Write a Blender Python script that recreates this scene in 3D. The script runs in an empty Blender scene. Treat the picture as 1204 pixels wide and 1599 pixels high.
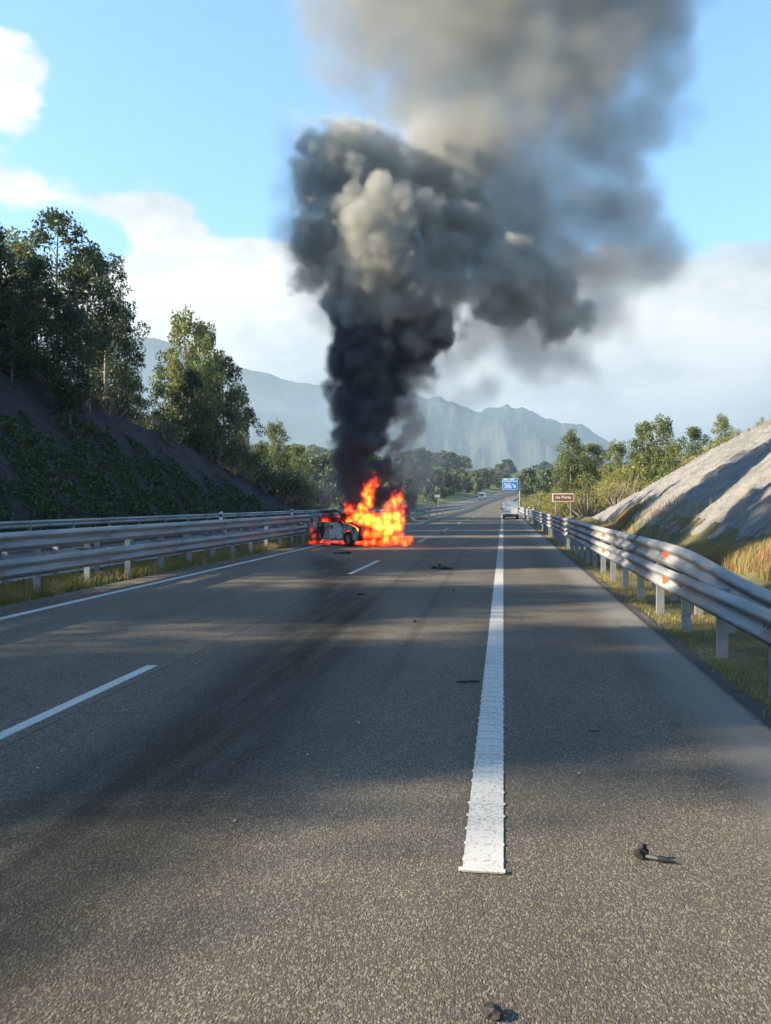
import bpy, bmesh, math, random
import numpy as np
from mathutils import Vector, Matrix

random.seed(7)
RNG = np.random.default_rng(11)
R = math.radians
scene = bpy.context.scene
COL = scene.collection

# ------------------------------------------------------------------ camera, world, sun, exposure
YAW, CAMX, CAMZ, FPX = R(7.75), 0.09, 1.75, 1350.0
cam_data = bpy.data.cameras.new('camera')
cam = bpy.data.objects.new('camera', cam_data)
COL.objects.link(cam)
cam.location = (CAMX, 0, CAMZ)
cam.rotation_euler = (R(90 - 0.615), 0, YAW)
cam_data.sensor_fit = 'VERTICAL'
cam_data.sensor_height = 24
cam_data.lens = 24 * FPX / 1599
cam_data.clip_start = 0.1
cam_data.clip_end = 30000
scene.camera = cam

SUN_AZ, SUN_EL = R(16), R(25)      # light travels towards +X, turned a little towards +Y
EXPOSURE = 2.12
scene.view_settings.view_transform = 'Standard'
scene.view_settings.look = 'None'
scene.view_settings.exposure = EXPOSURE
scene.view_settings.gamma = 1
scene.view_settings.use_curve_mapping = False

sun_data = bpy.data.lights.new('sun', 'SUN')
sun_data.energy = 5.0
sun_data.angle = R(0.55)
sun_data.color = (1.0, 0.83, 0.60)
sun = bpy.data.objects.new('sun', sun_data)
COL.objects.link(sun)
travel = Vector((math.cos(SUN_AZ) * math.cos(SUN_EL), math.sin(SUN_AZ) * math.cos(SUN_EL), -math.sin(SUN_EL)))
sun.rotation_euler = travel.to_track_quat('-Z', 'Y').to_euler()
sun.location = (-60, -20, 60)

world = bpy.data.worlds.new('World')
scene.world = world
world.use_nodes = True


class NT:
    """small helper for writing node trees"""
    def __init__(s, tree):
        s.t = tree
        s.n = tree.nodes
        s.l = tree.links

    def new(s, kind, **kw):
        nd = s.n.new(kind)
        for k, v in kw.items():
            setattr(nd, k, v)
        return nd

    def put(s, sock, v):
        if v is None:
            return
        if isinstance(v, bpy.types.NodeSocket):
            s.l.new(v, sock)
        else:
            sock.default_value = v

    def math(s, op, a, b=None, c=None, clamp=False):
        nd = s.new('ShaderNodeMath', operation=op, use_clamp=clamp)
        s.put(nd.inputs[0], a); s.put(nd.inputs[1], b)
        if c is not None:
            s.put(nd.inputs[2], c)
        return nd.outputs[0]

    def vmath(s, op, a, b=None, scale=None):
        nd = s.new('ShaderNodeVectorMath', operation=op)
        s.put(nd.inputs[0], a); s.put(nd.inputs[1], b)
        if scale is not None:
            s.put(nd.inputs['Scale'], scale)
        return nd.outputs['Value'] if op in ('LENGTH', 'DISTANCE', 'DOT_PRODUCT') else nd.outputs[0]

    def noise(s, vec, scale, detail=4, rough=0.55, out=0, dist=0.0):
        nd = s.new('ShaderNodeTexNoise')
        s.put(nd.inputs['Vector'], vec); nd.inputs['Scale'].default_value = scale
        nd.inputs['Detail'].default_value = detail; nd.inputs['Roughness'].default_value = rough
        nd.inputs['Distortion'].default_value = dist
        return nd.outputs[out]

    def vor(s, vec, scale, detail=0, out='Distance', feature='F1'):
        nd = s.new('ShaderNodeTexVoronoi', feature=feature)
        s.put(nd.inputs['Vector'], vec); nd.inputs['Scale'].default_value = scale
        if detail:
            nd.inputs['Detail'].default_value = detail
            nd.normalize = True
        return nd.outputs[out]

    def ramp(s, fac, stops, interp='LINEAR'):
        nd = s.new('ShaderNodeValToRGB')
        nd.color_ramp.interpolation = interp
        e = nd.color_ramp.elements
        while len(e) < len(stops):
            e.new(0.5)
        for el, (p, c) in zip(e, stops):
            el.position = p
            el.color = (*c, 1) if len(c) == 3 else c
        s.put(nd.inputs[0], fac)
        return nd.outputs[0]

    def smooth(s, v, a, b, lo=0.0, hi=1.0):
        nd = s.new('ShaderNodeMapRange', interpolation_type='SMOOTHSTEP')
        s.put(nd.inputs['Value'], v)
        nd.inputs['From Min'].default_value = a; nd.inputs['From Max'].default_value = b
        nd.inputs['To Min'].default_value = lo; nd.inputs['To Max'].default_value = hi
        return nd.outputs[0]

    def mix(s, f, a, b, mode='MIX'):
        nd = s.new('ShaderNodeMix', data_type='RGBA', blend_type=mode)
        s.put(nd.inputs[0], f)
        s.put(nd.inputs[6], (*a, 1) if isinstance(a, tuple) and len(a) == 3 else a)
        s.put(nd.inputs[7], (*b, 1) if isinstance(b, tuple) and len(b) == 3 else b)
        return nd.outputs[2]

    def map(s, vec, scale=(1, 1, 1), loc=(0, 0, 0)):
        nd = s.new('ShaderNodeMapping')
        s.put(nd.inputs[0], vec)
        nd.inputs['Scale'].default_value = scale
        nd.inputs['Location'].default_value = loc
        return nd.outputs[0]

    def sep(s, vec):
        nd = s.new('ShaderNodeSeparateXYZ')
        s.put(nd.inputs[0], vec)
        return nd.outputs

    def comb(s, x, y, z):
        nd = s.new('ShaderNodeCombineXYZ')
        s.put(nd.inputs[0], x); s.put(nd.inputs[1], y); s.put(nd.inputs[2], z)
        return nd.outputs[0]


# ---- sky with drifting cumulus and a low cloud bank
W = NT(world.node_tree)
bg = W.n['Background']
sky = W.new('ShaderNodeTexSky', sky_type='NISHITA')
sky.sun_disc = False
sky.sun_elevation = SUN_EL
sky.sun_rotation = math.atan2(-math.cos(SUN_AZ), -math.sin(SUN_AZ)) % (2 * math.pi)
sky.altitude = 100
sky.air_density = 1.0
sky.dust_density = 0.3
sky.ozone_density = 2.5
bg.inputs[1].default_value = 0.064
tc = W.new('ShaderNodeTexCoord')
dirv = tc.outputs['Generated']
dx, dy, dz = W.sep(dirv)[:3]
el = W.math('ARCSINE', dz)
hor = W.comb(dx, dy, W.math('MULTIPLY', dz, 2.1))
n1 = W.noise(hor, 2.6, 6, 0.56)
n2 = W.noise(W.map(hor, loc=(3.1, 1.7, 0.4)), 9.0, 6, 0.6)
n3 = W.noise(W.map(hor, loc=(7.1, 2.7, 1.4)), 30.0, 5, 0.6)
cov = W.math('ADD', W.math('ADD', W.math('MULTIPLY', n1, 0.72), W.math('MULTIPLY', n2, 0.52)), W.math('MULTIPLY', n3, 0.30))


def lobe(px, py, sx, sy, w):
    """a cloud's own place in the sky (a direction), as a soft bump"""
    a = math.atan((px - 602) / FPX) - YAW
    e = math.atan((785 - py) / FPX * math.cos(math.atan((px - 602) / FPX)))
    az = W.math('ARCTAN2', dx, dy)
    u = W.math('DIVIDE', W.math('SUBTRACT', az, a), sx)
    v = W.math('DIVIDE', W.math('SUBTRACT', el, e), sy)
    r2 = W.math('ADD', W.math('MULTIPLY', u, u), W.math('MULTIPLY', v, v))
    return W.math('MULTIPLY', W.math('POWER', 2.718, W.math('MULTIPLY', r2, -1.0)), w)


bank = W.smooth(el, R(18), R(12), 0.0, 0.50)
tot = W.math('ADD', cov, bank)
for args in ((10, 120, .075, .06, .62), (255, 330, .06, .05, .42), (330, 400, .16, .035, .26), (60, 305, .14, .03, .44), (420, 410, .1, .05, .25),
             (430, 120, .30, .16, -.35), (200, 170, .14, .10, -.25), (140, 385, .05, .022, -.4), (395, 335, .07, .03, -.28), (30, 345, .06, .02, -.1)):
    tot = W.math('ADD', tot, lobe(*args))
mask = W.smooth(tot, 0.88, 1.06)
shade = W.math('ADD', W.math('MULTIPLY', W.noise(W.map(hor, loc=(0.3, 0.8, 0.1)), 4.5, 5, 0.55), .8), W.math('MULTIPLY', W.noise(W.map(hor, loc=(0.9, 0.2, 0.5)), 22.0, 5, 0.6), .2))
ccol = W.ramp(shade, [(0.38, (2.75, 2.95, 2.95)), (0.56, (4.9, 4.85, 4.6))])
blue = W.mix(1.0, sky.outputs[0], (1.08, 1.42, 1.46), 'MULTIPLY')
skyc = W.mix(mask, blue, ccol)
W.l.new(skyc, bg.inputs[0])

# ------------------------------------------------------------------ render settings
cy = scene.cycles
scene.render.engine = 'CYCLES'
cy.use_denoising = True
try:
    cy.denoiser = 'OPENIMAGEDENOISE'
except Exception:
    pass
cy.max_bounces = 8
cy.diffuse_bounces = 3
cy.glossy_bounces = 3
cy.transmission_bounces = 4
cy.volume_bounces = 5
cy.transparent_max_bounces = 8
cy.volume_step_rate = 1.0
cy.volume_max_steps = 512
cy.use_adaptive_sampling = True
cy.adaptive_threshold = 0.02


# ------------------------------------------------------------------ helpers
def P(px, py, zc):
    """world point on the ray of photograph pixel (px, py) at depth zc"""
    u = (px - 602) / FPX
    x = CAMX + zc * (u * math.cos(YAW) - math.sin(YAW))
    y = zc * (u * math.sin(YAW) + math.cos(YAW))
    return Vector((x, y, CAMZ - (py - 785) / FPX * zc))


def G(px, py):
    return P(px, py, FPX * CAMZ / (py - 785.0))


def curve_x(Y):
    Y = np.asarray(Y, float)
    return 2.4e-4 * np.clip(Y - 240, 0, None) ** 2


def road_z(Y):
    Y = np.asarray(Y, float)
    t = np.clip(Y - 150, 0, None)
    t1 = np.minimum(t, 380)
    return 5.8e-5 * t1 ** 2 + np.clip(t - 380, 0, None) * 0.03


def S(a, b, x):
    t = np.clip((np.asarray(x, float) - a) / (b - a), 0, 1)
    return t * t * (3 - 2 * t)


CL_Y = [-200, -60, 20, 40, 52, 64, 76, 90, 104, 122, 150]
CL_H = [12.6, 13.1, 13.2, 13.0, 12.1, 9.8, 7.4, 3.9, 1.6, 0.5, 0.2]
CR_Y = [-60, 8, 20, 34, 48, 60, 70, 78, 85, 91]
CR_H = [11.2, 11.2, 11.2, 11.2, 10.9, 9.9, 8.3, 6.3, 3.6, 0.3]


def val2(x, y, seed, octs=6, s0=1.0, ridge=True):
    r = np.random.default_rng(seed); out = 0 * x; a = 1.0; f = s0
    for _ in range(octs):
        tab = r.uniform(-1, 1, (256, 256))
        X = x * f; Y_ = y * f
        i = np.floor(X).astype(int); j = np.floor(Y_).astype(int)
        tx = X - i; ty = Y_ - j; tx = tx * tx * (3 - 2 * tx); ty = ty * ty * (3 - 2 * ty)
        g = lambda p, q: tab[p % 256, q % 256]
        v = (g(i, j) * (1 - tx) + g(i + 1, j) * tx) * (1 - ty) + (g(i, j + 1) * (1 - tx) + g(i + 1, j + 1) * tx) * ty
        out = out + a * ((1 - 2 * np.abs(v)) if ridge else v)
        a *= .5; f *= 2.07
    return out


def wob(x, y, s, k=0.0):
    return (np.sin(x * s + k) * np.cos(y * s * 0.83 + 1.3 * k) + 0.5 * np.sin(x * s * 2.3 + y * s * 1.9 + k) + 0.3 * np.cos(x * s * 4.1 - y * s * 3.7)) / 1.8


def left_h(d, Y):
    """height of the left cutting above the road"""
    crest = np.interp(Y, CL_Y, CL_H)
    t = np.clip(-22.3 - d, 0, None)
    rise = t * 0.98
    back = np.clip(t - crest / 0.98, 0, None)
    return np.minimum(rise, crest + 0.30 * wob(d, Y, 0.25)) * S(0, 1.5, t + .4) + back * 0.06


def right_h(d, Y):
    crest = np.interp(Y, CR_Y, CR_H)
    foot = 7.6 + 0.9 * np.sin(Y * 0.09 + 0.6) + 0.5 * S(60, 88, Y)
    t = np.clip(d - foot, 0, None)
    k = 0.92
    gully = 0.75 * np.exp(-((Y - 40 - t * 0.9) / 4.0) ** 2) * S(0, 4, t)
    h = crest * (1 - np.exp(-(t * k / np.maximum(crest, .3)) * 1.12 - 0.18 * (t * k / np.maximum(crest, .3)) ** 2))
    return h - gully * S(0.5, 3, crest)


def ground_z(X, Y):
    X = np.asarray(X, float); Y = np.asarray(Y, float)
    d = X - curve_x(Y)
    z = road_z(Y) - 0.05
    left = left_h(d, Y)
    right = right_h(d, Y)
    z = z + np.where(d < -22, left, 0) + np.where(d > 6, right, 0)
    # shallow ditch by the right verge
    z = z - 0.30 * np.exp(-((d - 5.6) / 0.9) ** 2) * S(0.0, 3, d - 2.2)
    # right shoulder of wild grass
    z = z + 0.85 * np.exp(-((d - 8.0) / 1.4) ** 2) * S(33, 19, Y)
    z = z + 0.25 * np.exp(-((d - 7.6) / 1.0) ** 2) * np.exp(-((Y - 54) / 5.0) ** 2)
    # land beyond
    far = S(110, 230, Y)
    z = z + far * np.where(d < -24, np.minimum((-24 - d) * 0.10, 9) * S(140, 330, Y), 0)
    z = z + far * np.where(d > 9, np.minimum((d - 9) * 0.05, 6), 0)
    z = z + np.where(Y > 100, S(30, 90, np.abs(d)) * 0.8 * wob(X, Y, 0.03), 0)
    away = S(900, 2500, np.hypot(X, Y))
    z = z * (1 - away) + away * (8 + 22 * wob(X, Y, 0.0021, 1.0))
    return z


def gz(x, y):
    return float(ground_z(x, y))


def props(o, label=None, cat=None, group=None, kind=None):
    if label: o['label'] = label
    if cat: o['category'] = cat
    if group: o['group'] = group
    if kind: o['kind'] = kind
    return o


def link(name, me, parent=None, loc=None):
    o = bpy.data.objects.new(name, me)
    COL.objects.link(o)
    if parent is not None:
        o.parent = parent
    if loc is not None:
        o.location = loc
    return o


def empty(name, loc, rz=0.0, **kw):
    o = bpy.data.objects.new(name, None)
    o.empty_display_size = 0.2
    COL.objects.link(o)
    o.location = loc
    o.rotation_euler = (0, 0, rz)
    return props(o, **kw)


def mesh_np(name, verts, faces, mat=None, smooth=False):
    """faces: (n,3) or (n,4) array"""
    verts = np.asarray(verts, np.float32); faces = np.asarray(faces, np.int32)
    me = bpy.data.meshes.new(name)
    k = faces.shape[1]
    me.vertices.add(len(verts)); me.vertices.foreach_set('co', verts.ravel())
    me.loops.add(faces.size); me.loops.foreach_set('vertex_index', faces.ravel())
    me.polygons.add(len(faces))
    me.polygons.foreach_set('loop_start', np.arange(0, faces.size, k, dtype=np.int32))
    me.polygons.foreach_set('loop_total', np.full(len(faces), k, dtype=np.int32))
    if smooth:
        me.polygons.foreach_set('use_smooth', np.ones(len(faces), bool))
    me.update(calc_edges=True)
    if mat:
        me.materials.append(mat)
    return me


class MB:
    def __init__(s):
        s.v = []; s.f = []

    def poly(s, pts, faces):
        o = len(s.v)
        s.v += [tuple(p) for p in pts]
        s.f += [tuple(i + o for i in f) for f in faces]

    def box(s, c, size, M=None):
        cx, cyy, cz = c; sx, sy, sz = (q / 2 for q in size)
        pts = [Vector((cx + a * sx, cyy + b * sy, cz + d * sz)) for a in (-1, 1) for b in (-1, 1) for d in (-1, 1)]
        if M: pts = [M @ p for p in pts]
        s.poly(pts, [(0, 1, 3, 2), (4, 6, 7, 5), (0, 4, 5, 1), (2, 3, 7, 6), (0, 2, 6, 4), (1, 5, 7, 3)])

    def tube(s, pts, rad, n=6, caps=True):
        pts = [Vector(p) for p in pts]
        if not isinstance(rad, (list, tuple)): rad = [rad] * len(pts)
        o = len(s.v)
        up = Vector((0, 0, 1))
        for i, p in enumerate(pts):
            t = (pts[min(i + 1, len(pts) - 1)] - pts[max(i - 1, 0)]).normalized()
            ref = up if abs(t.z) < 0.9 else Vector((0, 1, 0))
            a = t.cross(ref).normalized(); b = t.cross(a).normalized()
            for k in range(n):
                an = 2 * math.pi * k / n
                s.v.append(tuple(p + (a * math.cos(an) + b * math.sin(an)) * rad[i]))
        for i in range(len(pts) - 1):
            for k in range(n):
                k2 = (k + 1) % n
                s.f.append((o + i * n + k, o + i * n + k2, o + (i + 1) * n + k2, o + (i + 1) * n + k))
        if caps:
            s.f.append(tuple(o + k for k in range(n)))
            s.f.append(tuple(o + (len(pts) - 1) * n + k for k in range(n)))

    def prism(s, prof, axis, a, b):
        """2D polygon prof extruded along axis 0/1/2 from a to b"""
        n = len(prof)
        def mk(u, v, w):
            return {0: (w, u, v), 1: (u, w, v), 2: (u, v, w)}[axis]
        pts = [mk(u, v, a) for u, v in prof] + [mk(u, v, b) for u, v in prof]
        s.poly(pts, [tuple(range(n)), tuple(range(2 * n - 1, n - 1, -1))] + [(i, (i + 1) % n, n + (i + 1) % n, n + i) for i in range(n)])

    def mesh(s, name, mat, smooth=False, bevel=0.0):
        me = bpy.data.meshes.new(name)
        me.from_pydata(s.v, [], s.f)
        bm = bmesh.new(); bm.from_mesh(me)
        if bevel:
            bmesh.ops.bevel(bm, geom=bm.edges[:], offset=bevel, segments=2, affect='EDGES', profile=0.5, clamp_overlap=True)
        bmesh.ops.recalc_face_normals(bm, faces=bm.faces)
        bm.to_mesh(me); bm.free()
        if smooth:
            me.polygons.foreach_set('use_smooth', [True] * len(me.polygons))
        me.materials.append(mat)
        return me

    def obj(s, name, mat, parent=None, loc=None, smooth=False, bevel=0.0):
        return link(name, s.mesh(name, mat, smooth, bevel), parent, loc)


def auto_smooth(o, ang=35):
    me = o.data
    bm = bmesh.new(); bm.from_mesh(me)
    for f in bm.faces: f.smooth = True
    for e in bm.edges:
        if len(e.link_faces) == 2 and e.calc_face_angle(0) > R(ang): e.smooth = False
    bm.to_mesh(me); bm.free()


# ------------------------------------------------------------------ materials
def material(name):
    m = bpy.data.materials.new(name)
    m.use_nodes = True
    nt = NT(m.node_tree)
    return m, nt, nt.n['Principled BSDF']


def bump(nt, bsdf, h, strength=0.5, dist=0.02):
    b = nt.new('ShaderNodeBump')
    b.inputs['Strength'].default_value = strength
    b.inputs['Distance'].default_value = dist
    nt.l.new(h, b.inputs['Height'])
    nt.l.new(b.outputs[0], bsdf.inputs['Normal'])


def obj_co(nt):
    return nt.new('ShaderNodeTexCoord').outputs['Object']


def simple(name, col, rough=0.6, metal=0.0, var=0.25, scale=6.0, bmp=0.0, spec=0.5):
    m, nt, b = material(name)
    co = obj_co(nt)
    n = nt.noise(co, scale, 5, 0.6)
    c = nt.mix(nt.smooth(n, 0.3, 0.7), tuple(x * (1 - var) for x in col), tuple(min(1, x * (1 + var)) for x in col))
    nt.l.new(c, b.inputs['Base Color'])
    nt.l.new(nt.smooth(n, 0.2, 0.8, max(0, rough - .1), min(1, rough + .1)), b.inputs['Roughness'])
    b.inputs['Metallic'].default_value = metal
    b.inputs['Specular IOR Level'].default_value = spec
    if bmp:
        bump(nt, b, n, 0.6, bmp)
    return m


def mat_asphalt(base=(0.080, 0.0735, 0.063), trail=True):
    m, nt, b = material('asphalt')
    co = obj_co(nt)
    x, y, z = nt.sep(co)[:3]
    fine = nt.map(co, (1, 0.5, 1))
    chips = nt.vor(fine, 150.0, out='Color')
    cs = nt.new('ShaderNodeSeparateColor'); nt.l.new(chips, cs.inputs[0])
    cd = nt.vor(fine, 150.0)
    g1 = nt.noise(fine, 150, 3, 0.7)
    big = nt.noise(co, 0.35, 5, 0.6)
    long = nt.noise(nt.map(co, (1.3, 0.035, 1)), 1.0, 4, 0.55)
    stone = nt.smooth(cs.outputs[0], 0.55, 1.0)
    v = nt.math('MULTIPLY', nt.math('ADD', nt.math('MULTIPLY', stone, 1.4), nt.math('ADD', nt.math('MULTIPLY', g1, 1.5), 0.20)), 0.92)
    v = nt.math('MULTIPLY', v, nt.smooth(big, 0.2, 0.8, 0.82, 1.15))
    v = nt.math('MULTIPLY', v, nt.smooth(long, 0.25, 0.75, 0.84, 1.12))
    col = nt.mix(nt.smooth(cs.outputs[1], 0.2, 0.9), tuple(c * 0.92 for c in base), (base[0] * 1.28, base[1] * 1.20, base[2] * 1.02))
    mul = nt.vmath('SCALE', col, scale=v)
    # pale dust along the outer edge of the shoulder
    wz = nt.math('ADD', x, nt.math('MULTIPLY', nt.math('SUBTRACT', nt.noise(nt.map(co, (1, .25, 1)), 1.4, 4, 0.6), 0.5), 0.5))
    dust = nt.math('MULTIPLY', nt.smooth(wz, 1.35, 1.95), nt.smooth(x, 2.16, 2.08))
    mul = nt.mix(nt.math('MULTIPLY', dust, 0.72), mul, (0.19, 0.19, 0.18))
    # the paving joint between the lanes and a few hairline cracks
    jt = nt.math('MULTIPLY', nt.smooth(nt.math('ABSOLUTE', nt.math('SUBTRACT', x, nt.math('ADD', -3.47, nt.math('MULTIPLY', nt.noise(nt.map(co, (0, 1, 0)), 3.0, 3), .03)))), .014, .004), .6)
    ck = nt.vor(nt.vmath('ADD', co, nt.vmath('SCALE', nt.noise(co, 2.5, 4, .6, out=1), scale=.35)), .55, feature='DISTANCE_TO_EDGE')
    ckm = nt.math('MULTIPLY', nt.smooth(ck, .012, .003), nt.smooth(nt.noise(nt.map(co, loc=(9, 4, 0)), .28, 2), .56, .62))
    mul = nt.mix(nt.math('MAXIMUM', jt, nt.math('MULTIPLY', ckm, .3)), mul, (0.012, 0.012, 0.012))
    # dark damp trail left by the burning car, sweeping across the lanes
    yy = nt.math('MULTIPLY', y, y)
    cx = nt.math('SUBTRACT', -1.50, nt.math('MULTIPLY', yy, 0.0057))
    dd = nt.math('SUBTRACT', x, cx)
    dd = nt.math('ADD', dd, nt.math('MULTIPLY', nt.math('SUBTRACT', nt.noise(nt.map(co, (1, .2, 1)), 2.0, 4, .6), .5), .35))
    core = nt.math('MULTIPLY', nt.smooth(nt.math('ABSOLUTE', nt.math('ADD', dd, nt.smooth(y, 14, 3, 0.0, 0.45))), 1.05, 0.2), nt.smooth(y, 30, 24))
    core = nt.math('MULTIPLY', core, nt.smooth(nt.noise(nt.map(co, (2.5, .25, 1)), 1.5, 4, .6), .25, .6, .45, 1.0))
    edge = nt.math('MULTIPLY', nt.smooth(nt.math('ABSOLUTE', nt.math('ADD', dd, 0.30)), 0.09, 0.02), nt.smooth(y, 30, 24))
    edge = nt.math('MULTIPLY', edge, nt.smooth(nt.noise(nt.map(co, (.3, .25, 1)), 1.1, 2, .5), .4, .6))
    st = nt.math('MAXIMUM', nt.math('MULTIPLY', core, 0.62), nt.math('MULTIPLY', edge, 0.55))
    mul = nt.mix(st, mul, (0.012, 0.013, 0.013))
    # thin tyre marks
    for x0, y0, y1 in ((-2.05, 6, 60), (-0.95, 9, 45)):
        tm = nt.math('MULTIPLY', nt.smooth(nt.math('ABSOLUTE', nt.math('SUBTRACT', x, nt.math('ADD', x0, nt.math('MULTIPLY', y, -0.012)))), .10, .03),
                     nt.math('MULTIPLY', nt.smooth(y, y0 - 3, y0 + 3), nt.smooth(y, y1 + 8, y1 - 8)))
        mul = nt.mix(nt.math('MULTIPLY', tm, 0.3), mul, (0.015, 0.015, 0.015))
    nt.l.new(mul, b.inputs['Base Color'])
    rg = nt.math('ADD', 0.86, nt.math('MULTIPLY', st, 0.05))
    nt.l.new(rg, b.inputs['Roughness'])
    nt.l.new(nt.math('MULTIPLY', nt.math('SUBTRACT', 1.0, st), 0.22), b.inputs['Specular IOR Level'])
    h = nt.math('ADD', nt.math('MULTIPLY', nt.math('SUBTRACT', 1.0, cd), nt.smooth(cs.outputs[2], .2, 1, .4, 1.2)), nt.math('MULTIPLY', g1, 0.4))
    bump(nt, b, h, 0.7, 0.005)
    return m


def mat_paint(name='road_paint', wear=0.36):
    m, nt, b = material(name)
    co = obj_co(nt)
    n = nt.noise(nt.map(co, (1, .6, 1)), 55, 5, 0.7)
    big = nt.noise(co, 1.3, 4, 0.6)
    w = nt.smooth(nt.math('ADD', n, nt.math('MULTIPLY', big, 0.35)), wear + .30, wear + .44)
    c = nt.mix(nt.math('MULTIPLY', w, 0.75), (0.43, 0.43, 0.41), (0.20, 0.20, 0.19))
    nt.l.new(c, b.inputs['Base Color'])
    b.inputs['Roughness'].default_value = 0.7
    bump(nt, b, n, 0.4, 0.003)
    return m


def mat_galv(name='galvanised_steel', base=0.27, warm=0.0):
    m, nt, b = material(name)
    co = obj_co(nt)
    n = nt.noise(nt.map(co, (2, .4, 3)), 2.4, 6, 0.65)
    sp = nt.vor(co, 45)
    drt = nt.noise(nt.map(co, (1, .15, 6)), 3.0, 4, .6)
    c = nt.mix(nt.smooth(n, 0.3, 0.7), (base * .74, base * .82, base * .88), (base * 1.05, base * 1.13, base * 1.18))
    c = nt.mix(nt.math('MULTIPLY', nt.smooth(drt, .50, .75), .6), c, (0.15, 0.15, 0.145))
    nt.l.new(c, b.inputs['Base Color'])
    b.inputs['Metallic'].default_value = 0.22
    nt.l.new(nt.smooth(sp, 0, 1, 0.48, 0.7), b.inputs['Roughness'])
    return m


def mat_foliage(name, dark, light, trans=0.25, tan=None, tanamt=0.0, rough=0.5):
    m, nt, b = material(name)
    co = obj_co(nt)
    oi = nt.new('ShaderNodeObjectInfo')
    n = nt.noise(co, 0.55, 3, 0.6)
    n2 = nt.noise(co, 7.0, 2, 0.5)
    f = nt.math('ADD', nt.math('MULTIPLY', n, .6), nt.math('MULTIPLY', n2, .4))
    f = nt.math('ADD', f, nt.math('MULTIPLY', nt.math('SUBTRACT', oi.outputs['Random'], .5), .22))
    c = nt.mix(nt.smooth(f, 0.32, 0.68), dark, light)
    if tan:
        t = nt.smooth(nt.noise(nt.map(co, loc=(5, 3, 1)), 1.6, 4, .6), .62 - tanamt, .70 - tanamt * .6)
        c = nt.mix(t, c, tan)
    nt.l.new(c, b.inputs['Base Color'])
    b.inputs['Roughness'].default_value = rough
    b.inputs['Specular IOR Level'].default_value = 0.3
    tr = nt.new('ShaderNodeBsdfTranslucent')
    nt.l.new(nt.mix(0.5, c, tuple(min(1, q * 1.5) for q in light)), tr.inputs[0])
    mx = nt.new('ShaderNodeMixShader'); mx.inputs[0].default_value = trans
    nt.l.new(b.outputs[0], mx.inputs[1]); nt.l.new(tr.outputs[0], mx.inputs[2])
    nt.l.new(mx.outputs[0], nt.n['Material Output'].inputs[0])
    return m


M_ASPH = mat_asphalt()
M_PAINT = mat_paint()
M_GALV = mat_galv()
M_GALVD = mat_galv('weathered_post_steel', 0.28)
M_BARK = simple('bark', (0.22, 0.19, 0.155), 0.9, var=0.5, scale=3.0, bmp=0.03)
M_EUC = mat_foliage('eucalyptus_leaves', (0.030, 0.052, 0.026), (0.085, 0.115, 0.048), 0.22)
M_EUCL = mat_foliage('light_eucalyptus_leaves', (0.075, 0.105, 0.034), (0.18, 0.205, 0.07), 0.30)
M_BUSH = mat_foliage('shrub_leaves', (0.022, 0.042, 0.020), (0.06, 0.090, 0.032), 0.2)
M_OLIVE = mat_foliage('olive_shrub_leaves', (0.12, 0.14, 0.036), (0.27, 0.26, 0.075), 0.34, tan=(0.32, 0.22, 0.09), tanamt=0.07)
M_VINE = mat_foliage('vine_leaves', (0.018, 0.042, 0.012), (0.045, 0.085, 0.022), 0.2)
M_GRASS = mat_foliage('verge_grass', (0.10, 0.115, 0.03), (0.30, 0.26, 0.09), 0.3, tan=(0.38, 0.28, 0.12), tanamt=0.12)
M_DRY = mat_foliage('dry_grass', (0.19, 0.18, 0.065), (0.33, 0.26, 0.12), 0.3, tan=(0.32, 0.18, 0.10), tanamt=0.14)
M_BLACK = simple('charred_black', (0.012, 0.012, 0.012), 0.75, var=.5, scale=14, bmp=.01)
M_RUBBER = simple('tyre_rubber', (0.02, 0.02, 0.02), 0.8)
M_WHITE = simple('white_vehicle_paint', (0.80, 0.80, 0.78), 0.35, var=.04, scale=2)
M_GLASS_DARK = simple('dark_window_glass', (0.02, 0.025, 0.03), 0.12, var=.2)
M_RED = simple('red_lamp_lens', (0.45, 0.03, 0.02), 0.3)
M_ORANGE = simple('orange_reflector', (0.62, 0.115, 0.035), 0.45, var=.2, scale=30)
M_GREYPL = simple('grey_plastic', (0.30, 0.31, 0.32), 0.6)


# ground: soil, verge grass colour, far meadows
def mat_ground():
    m, nt, b = material('ground_soil')
    co = obj_co(nt)
    n = nt.noise(co, 0.8, 6, 0.65); f = nt.noise(co, 14, 5, 0.7); big = nt.noise(co, 0.02, 5, 0.6)
    c = nt.mix(nt.smooth(n, .35, .65), (0.085, 0.085, 0.040), (0.17, 0.145, 0.08))
    c = nt.mix(nt.smooth(f, .35, .7), c, (0.055, 0.065, 0.028))
    dist = nt.vmath('LENGTH', co)
    farc = nt.mix(nt.smooth(big, .4, .6), (0.05, 0.085, 0.03), (0.12, 0.14, 0.055))
    c = nt.mix(nt.smooth(dist, 120, 400), c, farc)
    nt.l.new(c, b.inputs['Base Color'])
    b.inputs['Roughness'].default_value = 0.95
    b.inputs['Specular IOR Level'].default_value = 0.15
    bump(nt, b, nt.math('ADD', f, n), 0.7, 0.05)
    return m


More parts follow.
